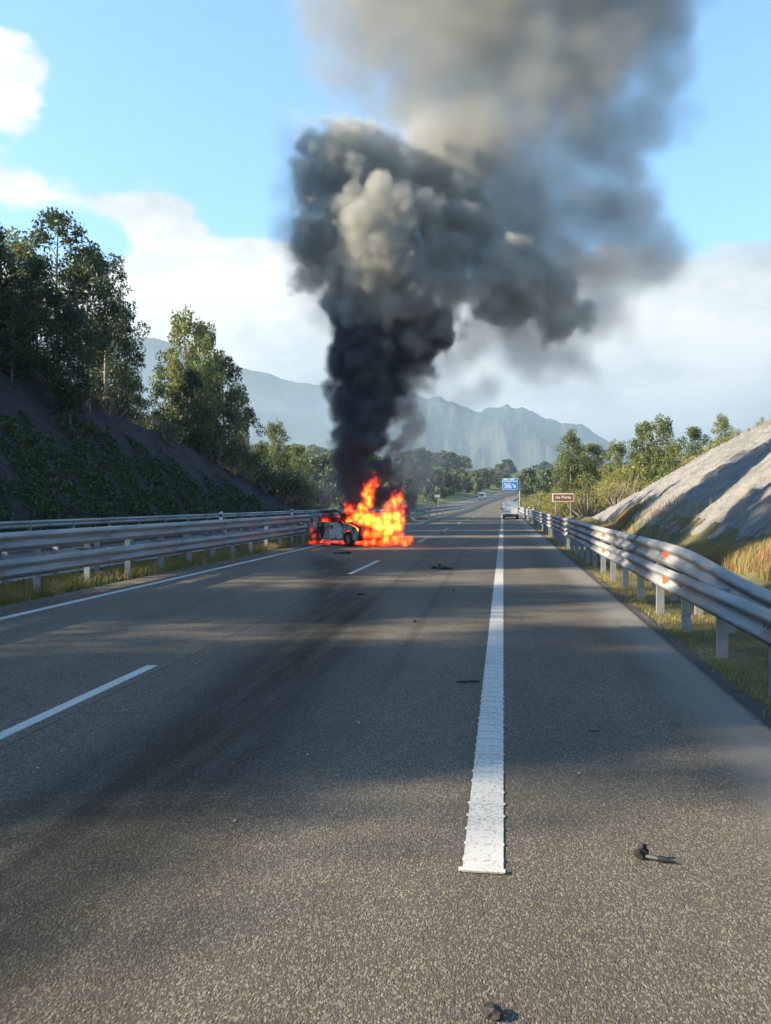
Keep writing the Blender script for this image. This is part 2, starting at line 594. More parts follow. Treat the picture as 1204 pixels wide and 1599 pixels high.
def mat_rock(name, a, b_, c_, net=True, moss=0.0):
    m, nt, b = material(name)
    co = obj_co(nt)
    n = nt.noise(co, 0.7, 6, 0.65)
    st = nt.noise(nt.map(co, (1.2, 1.2, 0.35)), 2.4, 6, 0.7)
    f = nt.noise(co, 11, 5, 0.75)
    v = nt.vor(co, 3.5, out='Distance')
    c = nt.mix(nt.smooth(n, .35, .65), a, b_)
    c = nt.mix(nt.math('MULTIPLY', nt.smooth(st, .5, .68), .6), c, c_)
    c = nt.mix(nt.math('MULTIPLY', nt.smooth(f, .52, .62), .55), c, tuple(q * .45 for q in a))
    if moss:
        c = nt.mix(nt.math('MULTIPLY', nt.smooth(nt.noise(co, .45, 5, .7), .62 - moss, .72 - moss), .75), c, (0.05, 0.065, 0.022))
    if net:
        w1 = nt.vor(co, 9.0, feature='DISTANCE_TO_EDGE')
        c = nt.mix(nt.smooth(w1, .05, .02, 0, .45), c, tuple(q * .35 for q in a))
    nt.l.new(c, b.inputs['Base Color'])
    b.inputs['Roughness'].default_value = 0.9
    b.inputs['Specular IOR Level'].default_value = 0.25
    h = nt.math('ADD', nt.math('MULTIPLY', f, .5), nt.math('ADD', nt.math('MULTIPLY', v, .5), nt.math('MULTIPLY', st, 1.2)))
    bump(nt, b, h, 0.9, 0.10)
    return m


M_GROUND = mat_ground()
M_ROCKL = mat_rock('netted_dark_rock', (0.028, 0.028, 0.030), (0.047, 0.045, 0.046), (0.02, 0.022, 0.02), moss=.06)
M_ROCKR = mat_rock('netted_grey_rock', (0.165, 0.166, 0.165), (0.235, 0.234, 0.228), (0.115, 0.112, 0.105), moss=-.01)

# ------------------------------------------------------------------ terrain
def grid_mesh(xs, ys, zf, mat, curve=True, smooth=True, name='grid'):
    XX, YY = np.meshgrid(xs, ys)
    if curve:
        XX = XX + curve_x(YY)
    ZZ = zf(XX, YY)
    V = np.stack([XX, YY, ZZ], -1).reshape(-1, 3)
    ny, nx = XX.shape
    i = (np.arange(ny - 1)[:, None] * nx + np.arange(nx - 1)[None]).reshape(-1)
    F = np.stack([i, i + 1, i + nx + 1, i + nx], -1)
    return mesh_np(name, V, F, mat, smooth)


xs = np.unique(np.concatenate([np.linspace(-9000, -400, 22), np.linspace(-400, -60, 30), np.linspace(-60, -24, 40), np.linspace(-24, 2.1, 40),
                               np.linspace(2.1, 24, 80), np.linspace(24, 80, 26), np.linspace(80, 400, 30), np.linspace(400, 9000, 22)]))
ys = np.unique(np.concatenate([np.linspace(-3000, -60, 14), np.linspace(-60, 120, 240), np.linspace(120, 700, 150), np.linspace(700, 9000, 70)]))


def bankmask(d, Y):
    e = 10.4 - 3.0 * S(16, 33, Y)
    return S(35, 31, Y) * S(e, e - .9, d)


def ground_only(X, Y):
    """the ground sheet dips under the two rock faces, which are sheets of their own"""
    z = ground_z(X, Y)
    d = X - curve_x(Y)
    under = np.where((d < -23.0) & (left_h(d, Y) > .25) & (Y < 121) & (Y > -79) & (d > -69.9), 0.9, 0) + np.where((d > 8.3) & (right_h(d, Y) > .3) & (Y < 90) & (Y > 0) & (bankmask(d, Y) < .02), 0.6, 0) * (d < 29.9)
    return z - under


ground = link('ground', grid_mesh(xs, ys, ground_only, M_GROUND, name='ground'))
props(ground, label='grassy ground and verges on both sides of the motorway', kind='structure')


def rocky_left(X, Y):
    d = X - curve_x(Y)
    h = left_h(d, Y)
    k = S(0.2, 2.0, h)
    return ground_z(X, Y) + k * (0.22 * wob(X * 1.0, Y, 1.3) + 0.14 * wob(X, Y, 3.7, 2) + 0.05 * np.sin(Y * 7 + X * 5))


def rocky_right(X, Y):
    d = X - curve_x(Y)
    h = right_h(d, Y)
    k = S(0.2, 1.5, h)
    return ground_z(X, Y) - 0.02 - .5 * bankmask(d, Y) + k * (0.12 * wob(X, Y, 1.1, 1) + 0.11 * wob(X, Y, 3.1, 2) + 0.11 * (val2(X * 1.0 + 50, Y * 1.0 + 50, 77, 4, 1.1) - .2))


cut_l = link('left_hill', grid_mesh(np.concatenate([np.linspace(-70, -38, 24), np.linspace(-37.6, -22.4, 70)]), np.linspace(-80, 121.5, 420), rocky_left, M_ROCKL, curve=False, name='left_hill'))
props(cut_l, label='tall dark netted rock cutting in shade beyond the opposite carriageway', kind='structure')
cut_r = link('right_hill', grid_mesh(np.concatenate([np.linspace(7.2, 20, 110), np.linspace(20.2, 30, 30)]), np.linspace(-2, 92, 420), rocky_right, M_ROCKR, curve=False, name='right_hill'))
props(cut_r, label='pale grey sunlit netted rock slope behind the right guardrail', kind='structure')


def ribbon(name, d0, d1, lift, mat, y0=-40, y1=760, n=None, cross=3):
    yv = np.unique(np.concatenate([np.linspace(y0, min(150, y1), 40), np.linspace(min(150, y1), y1, 120)])) if n is None else np.linspace(y0, y1, n)
    return link(name, grid_mesh(np.linspace(d0, d1, cross), yv, lambda X, Y: road_z(Y) + lift, mat, name=name))


props(ribbon('road', -8.05, 2.14, 0.0, M_ASPH, cross=9), label='asphalt carriageway with two lanes and a right shoulder', kind='structure')
M_ASPH2 = simple('opposite_asphalt', (0.075, 0.073, 0.068), 0.9, var=.18, scale=1.5)
props(ribbon('opposite_road', -21.2, -10.6, 0.0, M_ASPH2), label='asphalt carriageway of the opposite direction', kind='structure')
M_CURB = simple('pavement_edge', (0.035, 0.035, 0.036), 0.9, var=.3, scale=8)
props(ribbon('asphalt_edge', 2.143, 2.33, -0.022, M_CURB, y1=300), label='dark crumbling asphalt edge beside the right shoulder', kind='structure')
M_CONC = simple('drain_concrete', (0.26, 0.25, 0.23), 0.9, var=.35, scale=2.5, bmp=.02)
props(ribbon('median_gutter', -8.38, -8.053, -0.012, simple('gutter_soil', (0.075, 0.07, 0.06), .95, var=.4, scale=3), y1=300), label='dusty strip between the left line and the median grass', kind='structure')


# ---- painted lines
def stripe(name, d0, d1, y0, y1, lift=0.004, seg=None, label=None):
    n = max(2, int((y1 - y0) / 8) + 1)
    o = link(name, grid_mesh(np.array([d0, d1]), np.linspace(y0, y1, n), lambda X, Y: road_z(Y) + lift, M_PAINT, name=name))
    return props(o, label=label, kind='structure')


edge = stripe('edge_line', -0.1, 0.094, 4.08, 700, 0.006, label='thick white ribbed line between the right lane and the shoulder')
# raised ribs crossing the line
pitch = 0.2
rib = MB()
rib.box((-0.003, 0, 0.001), (0.207, 0.040, 0.005))
rib_me = rib.mesh('rib', M_PAINT, bevel=0.003)
for k in range(90):
    y = 4.23 + k * pitch
    r = link('rib', rib_me, edge, (random.uniform(-.004, .004), y, 0.0065))
    r.scale = (random.uniform(.96, 1.04), random.uniform(.8, 1.1), random.uniform(.7, 1.1))
far = MB()
for k in range(90, 420):
    far.box((0, 4.23 + k * pitch, 0.0105), (0.207, 0.040, 0.005))
o = far.obj('distant_ribs', M_PAINT, edge); o['kind'] = 'stuff'
cap = MB(); cap.box((-0.006, 4.10, 0.0115), (0.222, 0.035, 0.009)); cap.obj('end_rib', M_PAINT, edge, bevel=.003)
stripe('left_line', -7.50, -7.33, -20, 700, 0.004, label='white solid line along the left edge of the carriageway')
k = 0
y = 8.85 - 17.0 * 1
while y < 480:
    stripe('lane_line', -3.70, -3.58, y - 5.0, y, 0.004, label='white dashes between the two lanes')
    y += 17.0
for d0, d1 in ((-10.95, -10.8), (-18.85, -18.7)):
    stripe('opposite_edge_line', d0, d1, -20, 700, 0.004, label='white edge line of the opposite carriageway')
y = -11.0
while y < 480:
    stripe('opposite_lane_line', -14.65, -14.53, y, y + 5, 0.004, label='white dashes between the opposite lanes')
    y += 17


# ------------------------------------------------------------------ guardrails
def wprofile(h0, h1):
    """W beam: list of (depth towards road, height) from bottom to top"""
    H = h1 - h0
    q = [(0.0, 0.0), (0.012, 0.01), (0.074, 0.17), (0.080, 0.22), (0.074, 0.29), (0.012, 0.43), (0.004, 0.50), (0.012, 0.57), (0.074, 0.71), (0.080, 0.78), (0.074, 0.83), (0.012, 0.99), (0.0, 1.0)]
    return [(a, h0 + b * H) for a, b in q]


def beam_mesh(name, h0, h1, face, pts, mat=None):
    """pts: list of (d, y, dz); face=-1: bulges towards -X"""
    pr = wprofile(h0, h1)
    n = len(pr)
    V = []; F = []
    for (x, y, dz) in pts:
        for (a, h) in pr:
            V.append((x + face * a, y, h + dz))
    for i in range(len(pts) - 1):
        for k in range(n - 1):
            F.append((i * n + k, i * n + k + 1, (i + 1) * n + k + 1, (i + 1) * n + k))
    me = bpy.data.meshes.new(name)
    me.from_pydata(V, [], F)
    bm = bmesh.new(); bm.from_mesh(me)
    bmesh.ops.solidify(bm, geom=bm.faces[:], thickness=0.006)
    bmesh.ops.recalc_face_normals(bm, faces=bm.faces)
    bm.to_mesh(me); bm.free()
    me.polygons.foreach_set('use_smooth', [True] * len(me.polygons))
    me.materials.append(mat or M_GALV)
    return me


def far_beam(root, d, h0, h1, face, y0, y1, step=8):
    pts = []
    for y in np.arange(y0, y1 + .1, step):
        pts.append((d + float(curve_x(y)), float(y), float(road_z(y))))
    return link('beam', beam_mesh('far_beam', h0, h1, face, pts), root)


def post_mesh(h, name='post'):
    b = MB()
    # C-section post
    b.box((.06, 0, h / 2 - .15), (0.12, 0.006, h + .3))
    b.box((0.0025, 0.030, h / 2 - .15), (0.005, 0.055, h + .3))
    b.box((0.1175, 0.030, h / 2 - .15), (0.005, 0.055, h + .3))
    b.box((0.013, 0.055, h / 2 - .15), (0.016, 0.005, h + .3)); b.box((0.107, 0.055, h / 2 - .15), (0.016, 0.005, h + .3))
    return b.mesh(name, M_GALVD)


def bolt_mesh():
    b = MB()
    b.tube([(0, 0, 0), (-0.012, 0, 0)], 0.016, 8)
    return b.mesh('bolt', M_GALVD)


BOLT = bolt_mesh()
P_HIGH = post_mesh(1.12); P_LOW = post_mesh(0.78)

# right guardrail: lower beam all along; upper beam from y=13, which bends down and outwards towards the camera
rr = empty('guardrail', (0, 0, 0), label='double height galvanised steel guardrail with orange reflectors along the right shoulder', cat='guardrail')
LOWM = beam_mesh('lower_beam', 0.43, 0.765, -1, [(0, 0, 0), (0, 4.04, 0)])
HIGHM = beam_mesh('upper_beam', 0.81, 1.145, -1, [(0, 0, 0), (0, 4.04, 0)])
DR = 2.53
for i in range(32):
    y = -3.6 + 4 * i
    o = link('lower_beam', LOWM, rr, (DR + (0.003 if i % 2 else 0), y, float(road_z(y))))
    o.rotation_euler = (0, 0, random.uniform(-.0006, .0006))
    if y >= 16:
        link('upper_beam', HIGHM, rr, (DR + (0.003 if i % 2 else 0), y, 0))
    for hh in ((0.60, 0.98) if y >= 16 else (0.60,)):
        for by in (0.06, -0.06):
            link('bolt', BOLT, rr, (DR - 0.012, y + by + .05, hh))
tp = [(DR, 16.04, 0), (DR, 15.0, -.00), (DR + .0, 13.6, -.0), (DR, 12.6, -.005), (DR + .02, 11.9, -.03), (DR + .07, 11.3, -.085), (DR + .15, 10.7, -.17), (DR + .25, 10.1, -.26), (DR + .33, 9.5, -.32), (DR + .44, 8.6, -.37), (DR + .54, 7.4, -.42), (DR + .62, 4.6, -.52), (DR + .68, 0, -.70)]
link('bent_beam', beam_mesh('bent_beam', 0.81, 1.145, -1, tp), rr)
far_beam(rr, DR, 0.43, 0.765, -1, 124.4, 640)
far_beam(rr, DR, 0.81, 1.145, -1, 124.4, 640)
for i in range(60):
    y = 0.42 + 2 * i
    link('post', P_HIGH if y > 12.6 else P_LOW, rr, (DR + 0.02, y, -.02))
    if y > 12.6:
        sp = MB() if i == 99 else None
blk = MB(); blk.box((0, 0, 0), (0.34, 0.07, 0.006)); blk.box((0, .034, -.03), (.34, .004, .06)); BLK = blk.mesh('spacer', M_GALVD)
for i in range(7, 34):
    link('spacer', BLK, rr, (DR + 0.24, 0.42 + 2 * i, 0.765))
back = [(DR + .62, 0.42 + 2 * i) for i in range(3, 34)]
for i, (x, y) in enumerate(back):
    link('back_post', P_LOW, rr, (x, y - (1.0 if i < 0 else 0), -.10))
far_beam(rr, DR + .62, 0.40, 0.70, 1, 13.5, 85, 4)
fp = MB()
for i in range(60, 190):
    y = 0.42 + 2 * i
    fp.box((DR + .03 + float(curve_x(y)), y, float(road_z(y)) + .5), (.05, .11, 1.1))
fo = fp.obj('distant_posts', M_GALVD, rr); fo['kind'] = 'stuff'
ref = MB()
ref.poly([(-.020, -.05, .055), (-.020, .05, .055), (-.020, .035, -.055), (-.020, -.035, -.055), (0.0, -.05, .055), (0.0, .05, .055), (0.0, .035, -.055), (0.0, -.035, -.055)],
         [(0, 1, 2, 3), (7, 6, 5, 4), (0, 4, 5, 1), (1, 5, 6, 2), (2, 6, 7, 3), (3, 7, 4, 0)])
REF = ref.mesh('reflector', M_ORANGE)
# reflectors face the traffic: tilted plates in the beam's valley
for y in [13.3 + 8 * k for k in range(9)]:
    for h in (0.595, 0.97):
        o = link('reflector', REF, rr, (DR - .045, y, h))
        o.rotation_euler = (0, 0, R(62)); o.scale = (1, .9, .9)

# median guardrail nearest the road, double
lr = empty('guardrail', (-8.6, 0, 0), label='double height steel guardrail above tall grass along the left edge, ending behind the burning car', cat='guardrail')
LL = beam_mesh('lower_beam', 0.41, 0.745, 1, [(0, 0, 0), (0, 4.04, 0)])
LH = beam_mesh('upper_beam', 0.90, 1.225, 1, [(0, 0, 0), (0, 4.04, 0)])
for i in range(34):
    y = -6 + 4 * i
    link('lower_beam', LL, lr, (0.05 + (0.003 if i % 2 else 0), y, 0)); link('upper_beam', LH, lr, (0.05 + (0.003 if i % 2 else 0), y, 0))
    for hh in (0.58, 1.06):
        link('bolt', BOLT, lr, (0.075, y + .1, hh))
PL = post_mesh(1.2)
for i in range(64):
    o = link('post', PL, lr, (-0.0, 1.3 + 2 * i, -.05)); o.scale = (-1, 1, 1)
    if i % 2 == 0: link('spacer', BLK, lr, (-.19, 1.3 + 2 * i, 0.80))
def far_rail(parent, d, face, y0, y1, hs):
    for (a, b) in hs:
        pts = [(d + float(curve_x(y)) - (parent.location.x), float(y), float(road_z(y))) for y in np.arange(y0, y1 + .1, 8)]
        link('beam', beam_mesh('far_beam', a, b, face, pts), parent)
far_rail(lr, -8.55, 1, 130, 640, ((.41, .745), (.90, 1.225)))
fp = MB()
for i in range(64, 220):
    y = 1.3 + 2 * i
    fp.box((float(curve_x(y)), y, float(road_z(y)) + .6), (.06, .11, 1.15))
fo = fp.obj('distant_posts', M_GALVD, lr); fo['kind'] = 'stuff'

# second median rail, single beam, facing the opposite carriageway
mr = empty('guardrail', (-10.0, 0, 0), label='lower steel guardrail in the median facing the opposite carriageway', cat='guardrail')
ML = beam_mesh('beam', 0.43, 0.745, -1, [(0, 0, 0), (0, 4.04, 0)])
for i in range(32):
    link('beam', ML, mr, (0.003 if i % 2 else 0, -6 + 4 * i, 0))
PM = post_mesh(0.80)
for i in range(62):
    link('post', PM, mr, (0.02, 0.3 + 2 * i, -.04))
far_rail(mr, -10.0, -1, 122, 640, ((.43, .745),))
# outer rail of the opposite carriageway
orl = empty('guardrail', (-21.4, 0, 0), label='far steel guardrail running at the foot of the dark cutting', cat='guardrail')
OL = beam_mesh('beam', 0.60, 0.93, 1, [(0, 0, 0), (0, 8.04, 0)])
for i in range(19):
    link('beam', OL, orl, (0, 4 + 8 * i, 0))
PO = post_mesh(0.9)
for i in range(37):
    link('post', PO, orl, (-.03, 5.0 + 4 * i, -.05))
far_rail(orl, -21.4, 1, 156, 640, ((.60, .93),))

# white delineator posts
def delineator(x, y, label, h=1.05):
    t = empty('delineator_post', (x, y, gz(x, y)), label=label, cat='marker post')
    b = MB(); b.prism([(-.06, 0), (.06, 0), (.06, h), (-.06, h - .05)], 1, -.05, .05); b.obj('post', M_WHITE, t, bevel=.01)
    b = MB(); b.box((0, 0, h - .2), (.124, .104, .16)); b.obj('black_band', M_BLACK, t)
    return t
p = P(345, 812, 44); delineator(p.x, p.y, 'white marker post rising above the far guardrail at the foot of the dark cutting', 1.35)
p = P(456, 800, 75); delineator(p.x, p.y, 'thin white marker post at the far end of the dark cutting', 1.25)
p = P(826, 800, 105); delineator(p.x, p.y, 'white marker post just behind the right guardrail beside the van', 1.3)
p = P(832, 800, 88); delineator(p.x, p.y, 'white marker post behind the right guardrail, nearer than the one beside the van', 1.2)

# ------------------------------------------------------------------ vegetation builders
def leaf_quads(C, L, Wd, nrm_bias=None, droop=0.0):
    """rhombic leaves at centres C"""
    n = len(C)
    ax = RNG.normal(size=(n, 3)); ax[:, 2] -= droop
    ax /= np.linalg.norm(ax, axis=1, keepdims=True)
    t = RNG.normal(size=(n, 3))
    s = np.cross(ax, t); s /= np.linalg.norm(s, axis=1, keepdims=True) + 1e-9
    L = (L * RNG.uniform(.65, 1.3, n))[:, None]; Wd = (Wd * RNG.uniform(.7, 1.25, n))[:, None]
    V = np.stack([C - ax * L / 2, C + s * Wd / 2, C + ax * L / 2, C - s * Wd / 2], 1).reshape(-1, 3)
    F = np.arange(4 * n).reshape(n, 4)
    return V, F


def clump_points(centres, radii, per, flat=0.8):
    out = []
    for c, r in zip(centres, radii):
        n = max(6, int(per * (r ** 2)))
        d = RNG.normal(size=(n, 3)); d /= np.linalg.norm(d, axis=1, keepdims=True)
        rr = r * RNG.uniform(0.25, 1.0, n) ** 0.6
        p = d * rr[:, None] * np.array([1, 1, flat])
        out.append(np.array(c) + p)
    return np.concatenate(out)


def make_tree(name, H, Wd, t0=0.3, nl=16, cr=0.75, per=70, leaf=(.30, .13), mat=None, top=0.5, lean=0.0, seed=0, r0=None):
    """returns (trunk mesh, crown mesh); a tapered trunk with rising limbs and leaf clumps along them"""
    rs = random.Random(seed)
    b = MB()
    pts = []; n = 9
    ph = rs.uniform(0, 6.28)
    for i in range(n):
        t = i / (n - 1)
        pts.append(Vector((lean * H * t * t + .02 * H * math.sin(3 * t + ph) * t, .02 * H * math.cos(2.6 * t + ph) * t, H * 0.96 * t - (.4 if i == 0 else 0))))
    r0 = r0 or H * 0.013
    b.tube(pts, [r0 * (1 - .86 * i / (n - 1)) for i in range(n)], 7)
    C = []; RR = []
    def on(t):
        f = t * (n - 1); i = min(int(f), n - 2)
        return pts[i].lerp(pts[i + 1], f - i)
    for k in range(nl):
        t = t0 + (0.97 - t0) * (k + rs.uniform(0, .8)) / nl
        s = (t - t0) / (1 - t0)
        prof = math.sin(math.pi * min(1, (s * (1 - .0) * .82 + .16)) ** (0.9)) ** .7
        L = Wd * prof * rs.uniform(.6, 1.15)
        a = k * 2.4 + rs.uniform(-.6, .6)
        st = on(t)
        rise = rs.uniform(.35, .95) * (1 - .3 * s)
        mid = st + Vector((math.cos(a) * L * .55, math.sin(a) * L * .55, L * rise * .45))
        en = st + Vector((math.cos(a) * L, math.sin(a) * L, L * rise))
        b.tube([st, mid, en], [r0 * .30 * (1.1 - s * .7), r0 * .2, r0 * .06], 4, caps=False)
        for q in (0.55, 0.8, 1.0):
            if rs.random() < .12: continue
            c = st.lerp(en, q) + Vector((rs.gauss(0, .16 * L), rs.gauss(0, .16 * L), rs.gauss(0, .10 * L)))
            C.append(c); RR.append(cr * rs.uniform(.55, 1.15) * (1.05 - .35 * s))
    for q in range(3):
        C.append(on(.94 + .02 * q) + Vector((rs.gauss(0, .3), rs.gauss(0, .3), rs.uniform(-.2, .4)))); RR.append(cr * .7)
    trunk = b.mesh(name + '_trunk', M_BARK, smooth=True)
    Pn = clump_points([tuple(c) for c in C], RR, per, 0.95)
    V, F = leaf_quads(Pn, leaf[0], leaf[1], droop=.7)
    crown = mesh_np(name + '_crown', V, F, mat or M_EUC)
    return trunk, crown


def make_bush(name, Wd, H, n=26, cr=0.5, per=170, leaf=(.16, .09), mat=None, seed=0):
    rs = random.Random(seed)
    b = MB(); C = []; RR = []
    for k in range(n):
        a = rs.uniform(0, 6.28); q = rs.random() ** .6
        h = H * rs.uniform(.15, 1.0) * (1 - .45 * q * q)
        c = Vector((math.cos(a) * Wd * .5 * q, math.sin(a) * Wd * .5 * q, h))
        b.tube([(c.x * .15, c.y * .15, -.3), (c.x * .7, c.y * .7, h * .55), c], [.04 * H / 2, .025 * H / 2, .008], 4, caps=False)
        C.append(tuple(c)); RR.append(cr * rs.uniform(.6, 1.2))
    stem = b.mesh(name + '_stems', M_BARK)
    V, F = leaf_quads(clump_points(C, RR, per, .9), leaf[0], leaf[1])
    return stem, mesh_np(name + '_foliage', V, F, mat or M_BUSH)


def plant(name, meshes, x, y, label, cat, s=1.0, rz=None, group=None, names=('trunk', 'crown'), sz=None, z=None):
    t = empty(name, (x, y, (gz(x, y) if z is None else z) - .05), random.uniform(0, 6.28) if rz is None else rz, label=label, cat=cat, group=group)
    sx = s if not isinstance(s, tuple) else s[0]
    t.scale = (sx, sx, sz or (s if not isinstance(s, tuple) else s[1]))
    link(names[0], meshes[0], t); link(names[1], meshes[1], t)
    return t


E_TALL = [make_tree('eucalyptus', 10, 1.9, .26, 24, .82, 230, (.26, .12), seed=s) for s in (1, 2)]
E_OPEN = [make_tree('open_eucalyptus', 10, 1.8, .34, 20, .72, 240, (.24, .11), seed=s) for s in (3, 4)]
E_FULL = [make_tree('full_eucalyptus', 10, 2.4, .06, 32, .95, 210, (.28, .13), seed=s) for s in (5, 6)]
E_LITE = [make_tree('light_eucalyptus', 10, 2.3, .06, 32, .92, 210, (.26, .13), M_EUCL, seed=s) for s in (7, 8)]
BUSHD = [make_bush('dark_bush', 3.2, 2.6, 26, .62, 200, (.17, .09), M_BUSH, seed=s) for s in (1, 2)]
BUSHO = [make_bush('olive_bush', 3.2, 2.8, 30, .55, 240, (.15, .07), M_OLIVE, seed=s) for s in (3, 4)]
BUSHL = [make_bush('light_bush', 3.0, 2.4, 26, .55, 200, (.16, .09), M_EUCL, seed=s) for s in (5,)]


def tree_px(name, var, px, zc, top, label, wscale=1.0, group=None, base_up=0.0, cat='tree'):
    p = P(px, 785, zc)
    g = gz(p.x, p.y)
    ztop = CAMZ + (785 - top) / FPX * zc
    H = max(1.5, ztop - g)
    return plant(name, var, p.x, p.y, label, cat, s=(H / 10 * wscale, H / 10), group=group)


T = tree_px
T('eucalyptus_tree', E_FULL[0], -12, 62, 352, 'dark eucalyptus cut off by the left edge of the photo', 1.0)
T('eucalyptus_tree', E_LITE[0], 32, 74, 365, 'paler eucalyptus between the cut-off tree at the photo edge and the tallest tree', .85)
T('eucalyptus_tree', E_OPEN[0], 92, 66, 318, 'tallest slender eucalyptus on the left crest with an open crown', 1.05)
T('eucalyptus_tree', E_TALL[0], 60, 63, 400, 'dense dark eucalyptus just left of the tallest tree', 1.0)
T('eucalyptus_tree', E_TALL[1], 140, 66, 378, 'eucalyptus right of the tallest tree, its crown leaning against it', .95)
T('eucalyptus_tree', E_OPEN[1], 165, 70, 392, 'bare-stemmed eucalyptus with light showing between its trunk and crown', .9)
T('eucalyptus_tree', E_TALL[0], 186, 78, 468, 'smaller dark eucalyptus at the right end of the first group on the crest', .85)
T('eucalyptus_tree', E_LITE[1], 160, 84, 497, 'short yellowish eucalyptus lit by the sun among the darker trunks', .8)
T('eucalyptus_tree', E_FULL[1], 208, 88, 590, 'low bushy eucalyptus where the first group steps down the slope', .9)
T('eucalyptus_tree', E_FULL[0], 110, 60, 470, 'dark bushy eucalyptus under the tallest tree', .8)
T('eucalyptus_tree', E_FULL[1], 20, 58, 450, 'dark bushy eucalyptus low beside the photo edge', .9)
T('eucalyptus_tree', E_TALL[0], 266, 92, 545, 'left flank tree of the middle eucalyptus group', .85)
T('eucalyptus_tree', E_LITE[0], 292, 88, 486, 'tallest tree of the middle eucalyptus group, its top in sunlight', .72)
T('eucalyptus_tree', E_LITE[1], 322, 92, 498, 'second tallest tree of the middle eucalyptus group with a sunlit top', .62)
T('eucalyptus_tree', E_FULL[0], 300, 86, 575, 'dark full tree in front of the middle eucalyptus group', .8)
T('eucalyptus_tree', E_TALL[1], 350, 94, 548, 'right flank tree of the middle eucalyptus group', .85)
T('eucalyptus_tree', E_FULL[1], 368, 100, 600, 'lower tree at the right end of the middle eucalyptus group', .8)
T('eucalyptus_tree', E_FULL[0], 245, 90, 640, 'low dark tree between the first and middle eucalyptus groups', 1.0)
T('eucalyptus_tree', E_FULL[1], 330, 90, 665, 'low dark tree at the foot of the middle eucalyptus group', 1.1)
T('eucalyptus_tree', E_TALL[1], 408, 108, 690, 'small dark tree between the middle group and the sunlit pair', 1.0)
T('eucalyptus_tree', E_LITE[0], 432, 112, 658, 'sunlit round-topped tree near the end of the dark cutting', .85)
T('eucalyptus_tree', E_LITE[1], 462, 122, 692, 'smaller sunlit tree right of the round-topped tree', .9)
T('eucalyptus_tree', E_LITE[0], 482, 135, 728, 'lowest sunlit tree beside the smoke, behind the guardrail', 1.0)

# undergrowth along the crest and down its end
bg_ = 'dark bushes along the crest of the left cutting'
for i in range(46):
    Y = 36 + i * 1.75 + random.uniform(-.5, .5)
    c = float(np.interp(Y, CL_Y, CL_H))
    X = -22.3 - c / .98 - random.uniform(-1.0, 4.0)
    sc = random.uniform(.7, 1.5)
    plant('bush', BUSHD[i % 2], X, Y, 'dark bush in the shaded undergrowth along the crest of the left cutting', 'bush', s=sc, group=bg_, names=('stems', 'foliage'))
for i in range(22):
    Y = 92 + i * 2.2
    X = -22.5 - random.uniform(0, 9)
    plant('bush', BUSHD[i % 2] if i % 4 else BUSHL[0], X, Y, 'bush at the low end of the left cutting in front of the sunlit trees', 'bush', s=random.uniform(.7, 1.5), group='bushes at the low end of the left cutting', names=('stems', 'foliage'))
# woods further back along the crest: the row behind and beside the camera, which shades the road
GAPS = [(-13.5, -5.35), (0.4, 4.0), (6.6, 12.8), (21.4, 24.6), (31.8, 36.4), (43.4, 47.0), (51.0, 52.6)]
rs = random.Random(5)
i = 0
for row in range(2):
    Y = -36.0 + row
    while Y < 57:
        Hh = rs.uniform(10.5, 14.0)
        X = -37.2 - row * 2.6 + rs.uniform(-.6, .6)
        shift = row * 2.6 * math.tan(SUN_AZ)
        if not any(a - .9 - shift < Y < b + .9 - shift for a, b in GAPS):
            if 27.4 < Y < 31.4: Hh = 19.5
            plant('eucalyptus_tree', (E_FULL + E_TALL + E_FULL)[i % 6], X, Y, 'eucalyptus of the wood on top of the left cutting, beyond the photo edge', 'tree', s=(Hh / 10 * (.75 if Hh < 15 else .6), Hh / 10), group='wood on the left cutting beyond the photo edge')
            i += 1
        Y += rs.uniform(1.2, 1.9)
i = 0
Y = -34.0
while Y < 57:
    if not any(a - .6 < Y < b + .6 for a, b in GAPS):
        plant('bush', BUSHD[i % 2], -36.6 - rs.uniform(0, 1.5), Y, 'bush of the wood on top of the left cutting, beyond the photo edge', 'bush', s=rs.uniform(1.3, 2.1), group='bushes on the left cutting beyond the photo edge', names=('stems', 'foliage'))
        i += 1
    Y += rs.uniform(.9, 1.5)

# right side: trees and olive shrubs beyond the slope
T('eucalyptus_tree', E_LITE[0], 890, 118, 672, 'left end tree of the row on the right, with a rounded top', .85)
T('eucalyptus_tree', E_FULL[1], 905, 125, 690, 'darker tree behind the left end tree of the right row', .9)
T('eucalyptus_tree', E_LITE[1], 930, 120, 690, 'sunlit tree in the middle of the right row above the brown sign', .9)
T('eucalyptus_tree', E_LITE[0], 962, 112, 688, 'broad sunlit tree right of the brown sign', .95)
T('eucalyptus_tree', E_LITE[1], 1003, 108, 655, 'tall tree of the right row, left of its tallest neighbour', .75)
T('eucalyptus_tree', E_LITE[0], 1035, 106, 650, 'tallest tree of the right row, leaning over the rock slope', .8)
T('eucalyptus_tree', E_FULL[0], 1012, 112, 690, 'dark full tree low in the right row behind the rock slope', .9)
T('eucalyptus_tree', E_LITE[1], 1052, 100, 690, 'small tree at the right end of the row, on the edge of the rock slope', .8)
T('eucalyptus_tree', E_LITE[1], 1086, 86, 664, 'left tree of the pair on top of the rock slope', .8)
T('eucalyptus_tree', E_LITE[0], 1128, 82, 648, 'right tree of the pair on top of the rock slope', .85)
